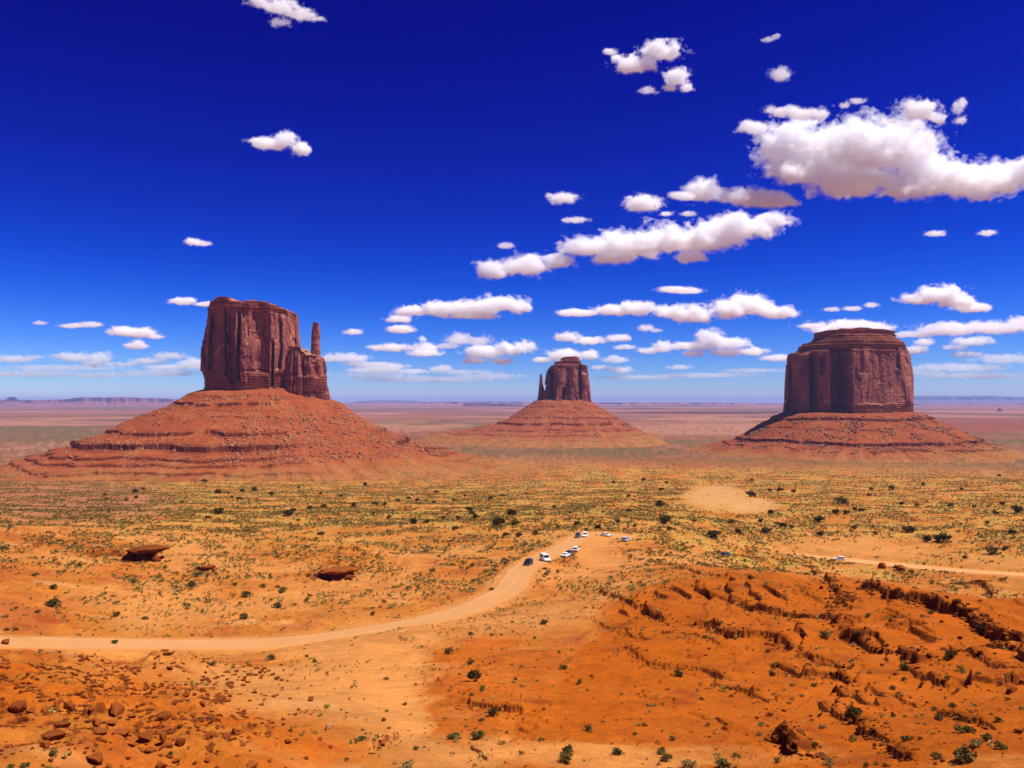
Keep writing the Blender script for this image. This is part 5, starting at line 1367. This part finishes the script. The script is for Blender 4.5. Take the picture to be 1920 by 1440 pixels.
build_cloud([(232, 622, 34, 11), (262, 625, 32, 11), (290, 632, 18, 6)], "flat based cloud left of the left butte, largest there")
build_cloud([(135, 611, 28, 6), (172, 609, 22, 7)], "long flat small cloud left of the largest one left of the left butte", 0.8)
build_cloud([(76, 606, 14, 5)], "tiny flat cloud furthest left above the horizon bank", 0.7)
build_cloud([(257, 648, 20, 10)], "small peaked cloud below the largest one left of the left butte", 0.9)
build_cloud([(1185, 122, 40, 20), (1240, 100, 42, 20), (1140, 95, 16, 8), (1215, 112, 20, 12)], "ragged double puffed cloud in the upper sky right of centre", 0.8, 0.75)
build_cloud([(1268, 148, 22, 18), (1285, 168, 16, 9), (1255, 165, 14, 8)], "round puff just below the double puffed cloud", 0.8, 0.75)
build_cloud([(1215, 172, 20, 7)], "faint wisp left of the round puff in the upper sky", 0.4, 0.8)
build_cloud([(1440, 76, 14, 5), (1456, 68, 10, 5)], "tiny slanting wisp high up right of centre", 0.5, 0.7)
build_cloud([(1466, 138, 20, 15)], "small faint triangular wisp in the upper sky", 0.35, 0.8)
build_cloud([(1465, 213, 32, 13), (1510, 215, 40, 14), (1542, 213, 18, 13)], "flat cloud lying just above the great right hand cloud", 0.6, 0.7)
build_cloud([(1583, 200, 11, 6), (1606, 190, 18, 6)], "small slanting pair of wisps above the great right hand cloud", 0.5, 0.7)
build_cloud([(1722, 212, 40, 22), (1758, 226, 18, 12), (1668, 230, 12, 7)], "ragged puff above the right part of the great cloud", 0.7, 0.8)
build_cloud([(1795, 203, 11, 18), (1808, 192, 8, 10), (1802, 225, 14, 10)], "curled thin wisp right of the ragged puff", 0.45, 0.8)
build_cloud([(1408, 246, 36, 16), (1480, 268, 66, 40), (1540, 285, 95, 56), (1620, 292, 105, 58), (1690, 290, 60, 44), (1500, 325, 80, 30), (1600, 345, 95, 36), (1740, 330, 75, 42), (1810, 340, 75, 38), (1880, 335, 60, 38), (1935, 325, 50, 34), (1320, 355, 44, 28), (1278, 370, 28, 9), (1390, 372, 50, 20), (1445, 375, 55, 18), (1850, 365, 24, 16), (1690, 358, 60, 26)], "great white cloud bank filling the upper right of the sky", 0.6, 0.72)
build_cloud([(1205, 385, 36, 18), (1248, 402, 16, 6), (1180, 372, 10, 5)], "small puffy cloud left of the great cloud bank's lower end", 0.8)
build_cloud([(1055, 372, 30, 12), (1030, 366, 10, 6)], "small lone puff left of centre right in the middle sky", 0.8)
build_cloud([(1077, 415, 26, 7)], "thin flat wisp under the small lone puff", 0.6)
build_cloud([(948, 462, 17, 8)], "tiny lone puff above the left end of the long slanting cloud", 0.5)
build_cloud([(1292, 400, 16, 6)], "tiny puff under the left arm of the great cloud bank", 0.6)
build_cloud([(920, 510, 36, 20), (985, 500, 48, 24), (1045, 490, 34, 20), (1100, 466, 62, 22), (1180, 460, 72, 30), (1250, 455, 74, 32), (1320, 450, 74, 32), (1390, 430, 64, 30), (1450, 414, 52, 18), (1150, 482, 52, 17), (1300, 480, 34, 16)], "long slanting white cloud across the middle sky", 0.7, 0.7)
build_cloud([(1262, 545, 36, 8), (1290, 545, 34, 8)], "smooth lens shaped cloud above the wide cloud row", 0.7, 0.25)
build_cloud([(775, 585, 34, 13), (830, 582, 48, 17), (890, 580, 48, 20), (940, 570, 48, 18), (972, 578, 24, 14), (880, 592, 50, 9)], "long puffy cloud left of and above the middle butte")
build_cloud([(748, 598, 27, 10)], "small cloud at the left end below the long puffy cloud")
build_cloud([(752, 619, 28, 9)], "small flat cloud, second below the left end of the long puffy cloud")
build_cloud([(662, 623, 19, 7)], "small flat cloud just right of the thumb spire", 0.8)
build_cloud([(735, 653, 42, 10), (700, 651, 16, 5)], "flat cloud between the left and middle buttes", 0.9)
build_cloud([(796, 655, 26, 14), (800, 664, 36, 8), (792, 636, 10, 6)], "peaked cloud right of the flat one between the left and middle buttes", 0.8)
build_cloud([(860, 637, 28, 15), (898, 640, 24, 12), (840, 650, 24, 7)], "grey thin cloud upper left of the middle butte", 0.35, 0.7)
build_cloud([(905, 662, 44, 16), (955, 655, 34, 16), (985, 651, 24, 14), (890, 676, 28, 9), (940, 678, 30, 7)], "bright cumulus pair left of the middle butte's top", 0.9)
build_cloud([(1085, 588, 48, 9), (1150, 583, 50, 13), (1192, 580, 40, 16), (1260, 587, 44, 16), (1300, 592, 44, 22), (1370, 582, 46, 22), (1402, 575, 48, 26), (1455, 587, 44, 15)], "wide row of joined clouds above the middle butte and to its right")
build_cloud([(1065, 633, 28, 11), (1105, 640, 34, 9), (1158, 634, 24, 9)], "pair of flat clouds above the middle butte", 0.8)
build_cloud([(1212, 615, 17, 9), (1232, 620, 14, 5)], "small puff under the wide cloud row", 0.5)
build_cloud([(1330, 634, 30, 19), (1370, 645, 40, 14), (1245, 650, 24, 12), (1290, 650, 60, 9), (1220, 658, 30, 8), (1360, 662, 34, 10), (1300, 664, 24, 8), (1410, 660, 34, 10), (1170, 652, 24, 7)], "broken cumulus bank between the middle and right buttes", 0.8)
build_cloud([(1455, 672, 32, 8)], "low flat cloud just left of the right butte", 0.7)
build_cloud([(1060, 668, 36, 14), (1020, 675, 20, 7)], "bright cloud directly behind the middle butte's cap", 0.9)
build_cloud([(1103, 667, 22, 11)], "round puff at the right of the middle butte's cap", 0.9)
build_cloud([(1155, 675, 28, 9), (1165, 694, 24, 9), (1130, 690, 26, 6)], "thin layered cloud right of the middle butte", 0.5)
build_cloud([(1275, 689, 24, 6)], "small thin cloud low in the gap between the middle and right buttes", 0.5)
build_cloud([(1720, 562, 44, 13), (1755, 556, 50, 20), (1820, 577, 42, 11), (1785, 568, 44, 14)], "domed white cloud at right above the right butte")
build_cloud([(1520, 611, 24, 6)], "small flat cloud at the upper left of the right butte's cap", 0.8)
build_cloud([(1600, 613, 84, 14), (1550, 619, 34, 9), (1650, 616, 30, 10)], "bright cloud directly behind the right butte's cap", 0.9)
build_cloud([(1562, 580, 18, 6), (1598, 579, 20, 6), (1633, 573, 16, 7)], "row of three tiny joined puffs above the right butte", 0.6, 0.5)
build_cloud([(1755, 438, 20, 7)], "tiny lone puff in the right sky, left one of two", 0.6)
build_cloud([(1848, 438, 20, 7)], "tiny lone puff in the right sky, right one of two", 0.6)
build_cloud([(1715, 627, 44, 8), (1780, 619, 66, 15), (1860, 616, 74, 15), (1925, 606, 40, 16)], "long pale cloud bank right of the right butte's cap", 0.5)
build_cloud([(1730, 642, 20, 9), (1710, 657, 22, 10)], "small cloud touching the right shoulder of the right butte", 0.7)
build_cloud([(1825, 641, 44, 11), (1810, 665, 32, 8), (1790, 652, 24, 7)], "lower puff under the long pale bank at right", 0.6)
GL = "thin low clouds along the horizon"
for bl, lb in (([(30, 674, 44, 9), (70, 670, 20, 5)], "low cloud at the left edge above the far mesa"),
               ([(140, 672, 44, 11), (185, 672, 30, 13), (110, 668, 26, 7), (180, 683, 36, 8)], "low broken cloud between the left edge and the left butte"),
               ([(320, 669, 34, 9), (280, 678, 44, 8), (240, 684, 34, 6)], "low stepped cloud left of the left butte's cliff"),
               ([(365, 682, 40, 12), (330, 690, 60, 7)], "low cloud touching the left side of the left butte's cliff"),
               ([(645, 672, 56, 11), (690, 684, 50, 8)], "low cloud emerging from behind the thumb spire"),
               ([(720, 690, 48, 11), (700, 694, 60, 7), (770, 697, 50, 6)], "low broken cloud right of the thumb spire"),
               ([(828, 692, 24, 8)], "low small cloud midway between the thumb spire and the middle butte")):
    build_cloud(bl, lb, 0.5, 0.65, GL)
for bl, lb in (([(60, 702, 110, 9), (180, 704, 90, 8), (300, 700, 90, 9), (120, 690, 120, 7)], "faint veil low over the far left mesa"),
               ([(800, 712, 160, 7), (700, 704, 90, 8), (920, 706, 80, 7), (860, 698, 80, 6)], "faint veil low between the left and middle buttes"),
               ([(1200, 708, 110, 6), (1330, 704, 120, 6), (1420, 695, 70, 6)], "faint veil low between the middle and right buttes"),
               ([(1790, 690, 110, 10), (1880, 675, 80, 12), (1820, 706, 130, 8), (1740, 700, 60, 8)], "faint veil low at right of the right butte")):
    build_cloud(bl, lb, 0.22, 0.7, GL)

# ---------------------------------------------------------------- haze
bm = bmesh.new(); bmesh.ops.create_cube(bm, size=1)
HZ0, HZ1 = -165.0, 213.0
bmesh.ops.scale(bm, vec=(124000, 124000, HZ1 - HZ0), verts=bm.verts)
bmesh.ops.translate(bm, vec=(0, 0, (HZ0 + HZ1) / 2), verts=bm.verts)
m, nt, out = new_mat("valley_haze")
hv = nt.nodes.new("ShaderNodeVolumePrincipled")
hv.inputs["Color"].default_value = (0.34, 0.48, 0.99, 1)
hv.inputs["Density"].default_value = 2.4e-5
hv.inputs["Anisotropy"].default_value = 0.0
nt.links.new(hv.outputs[0], out.inputs["Volume"])
m.cycles.homogeneous_volume = True
hz = mesh_bm("haze", bm, m)
tag(hz, kind="stuff")
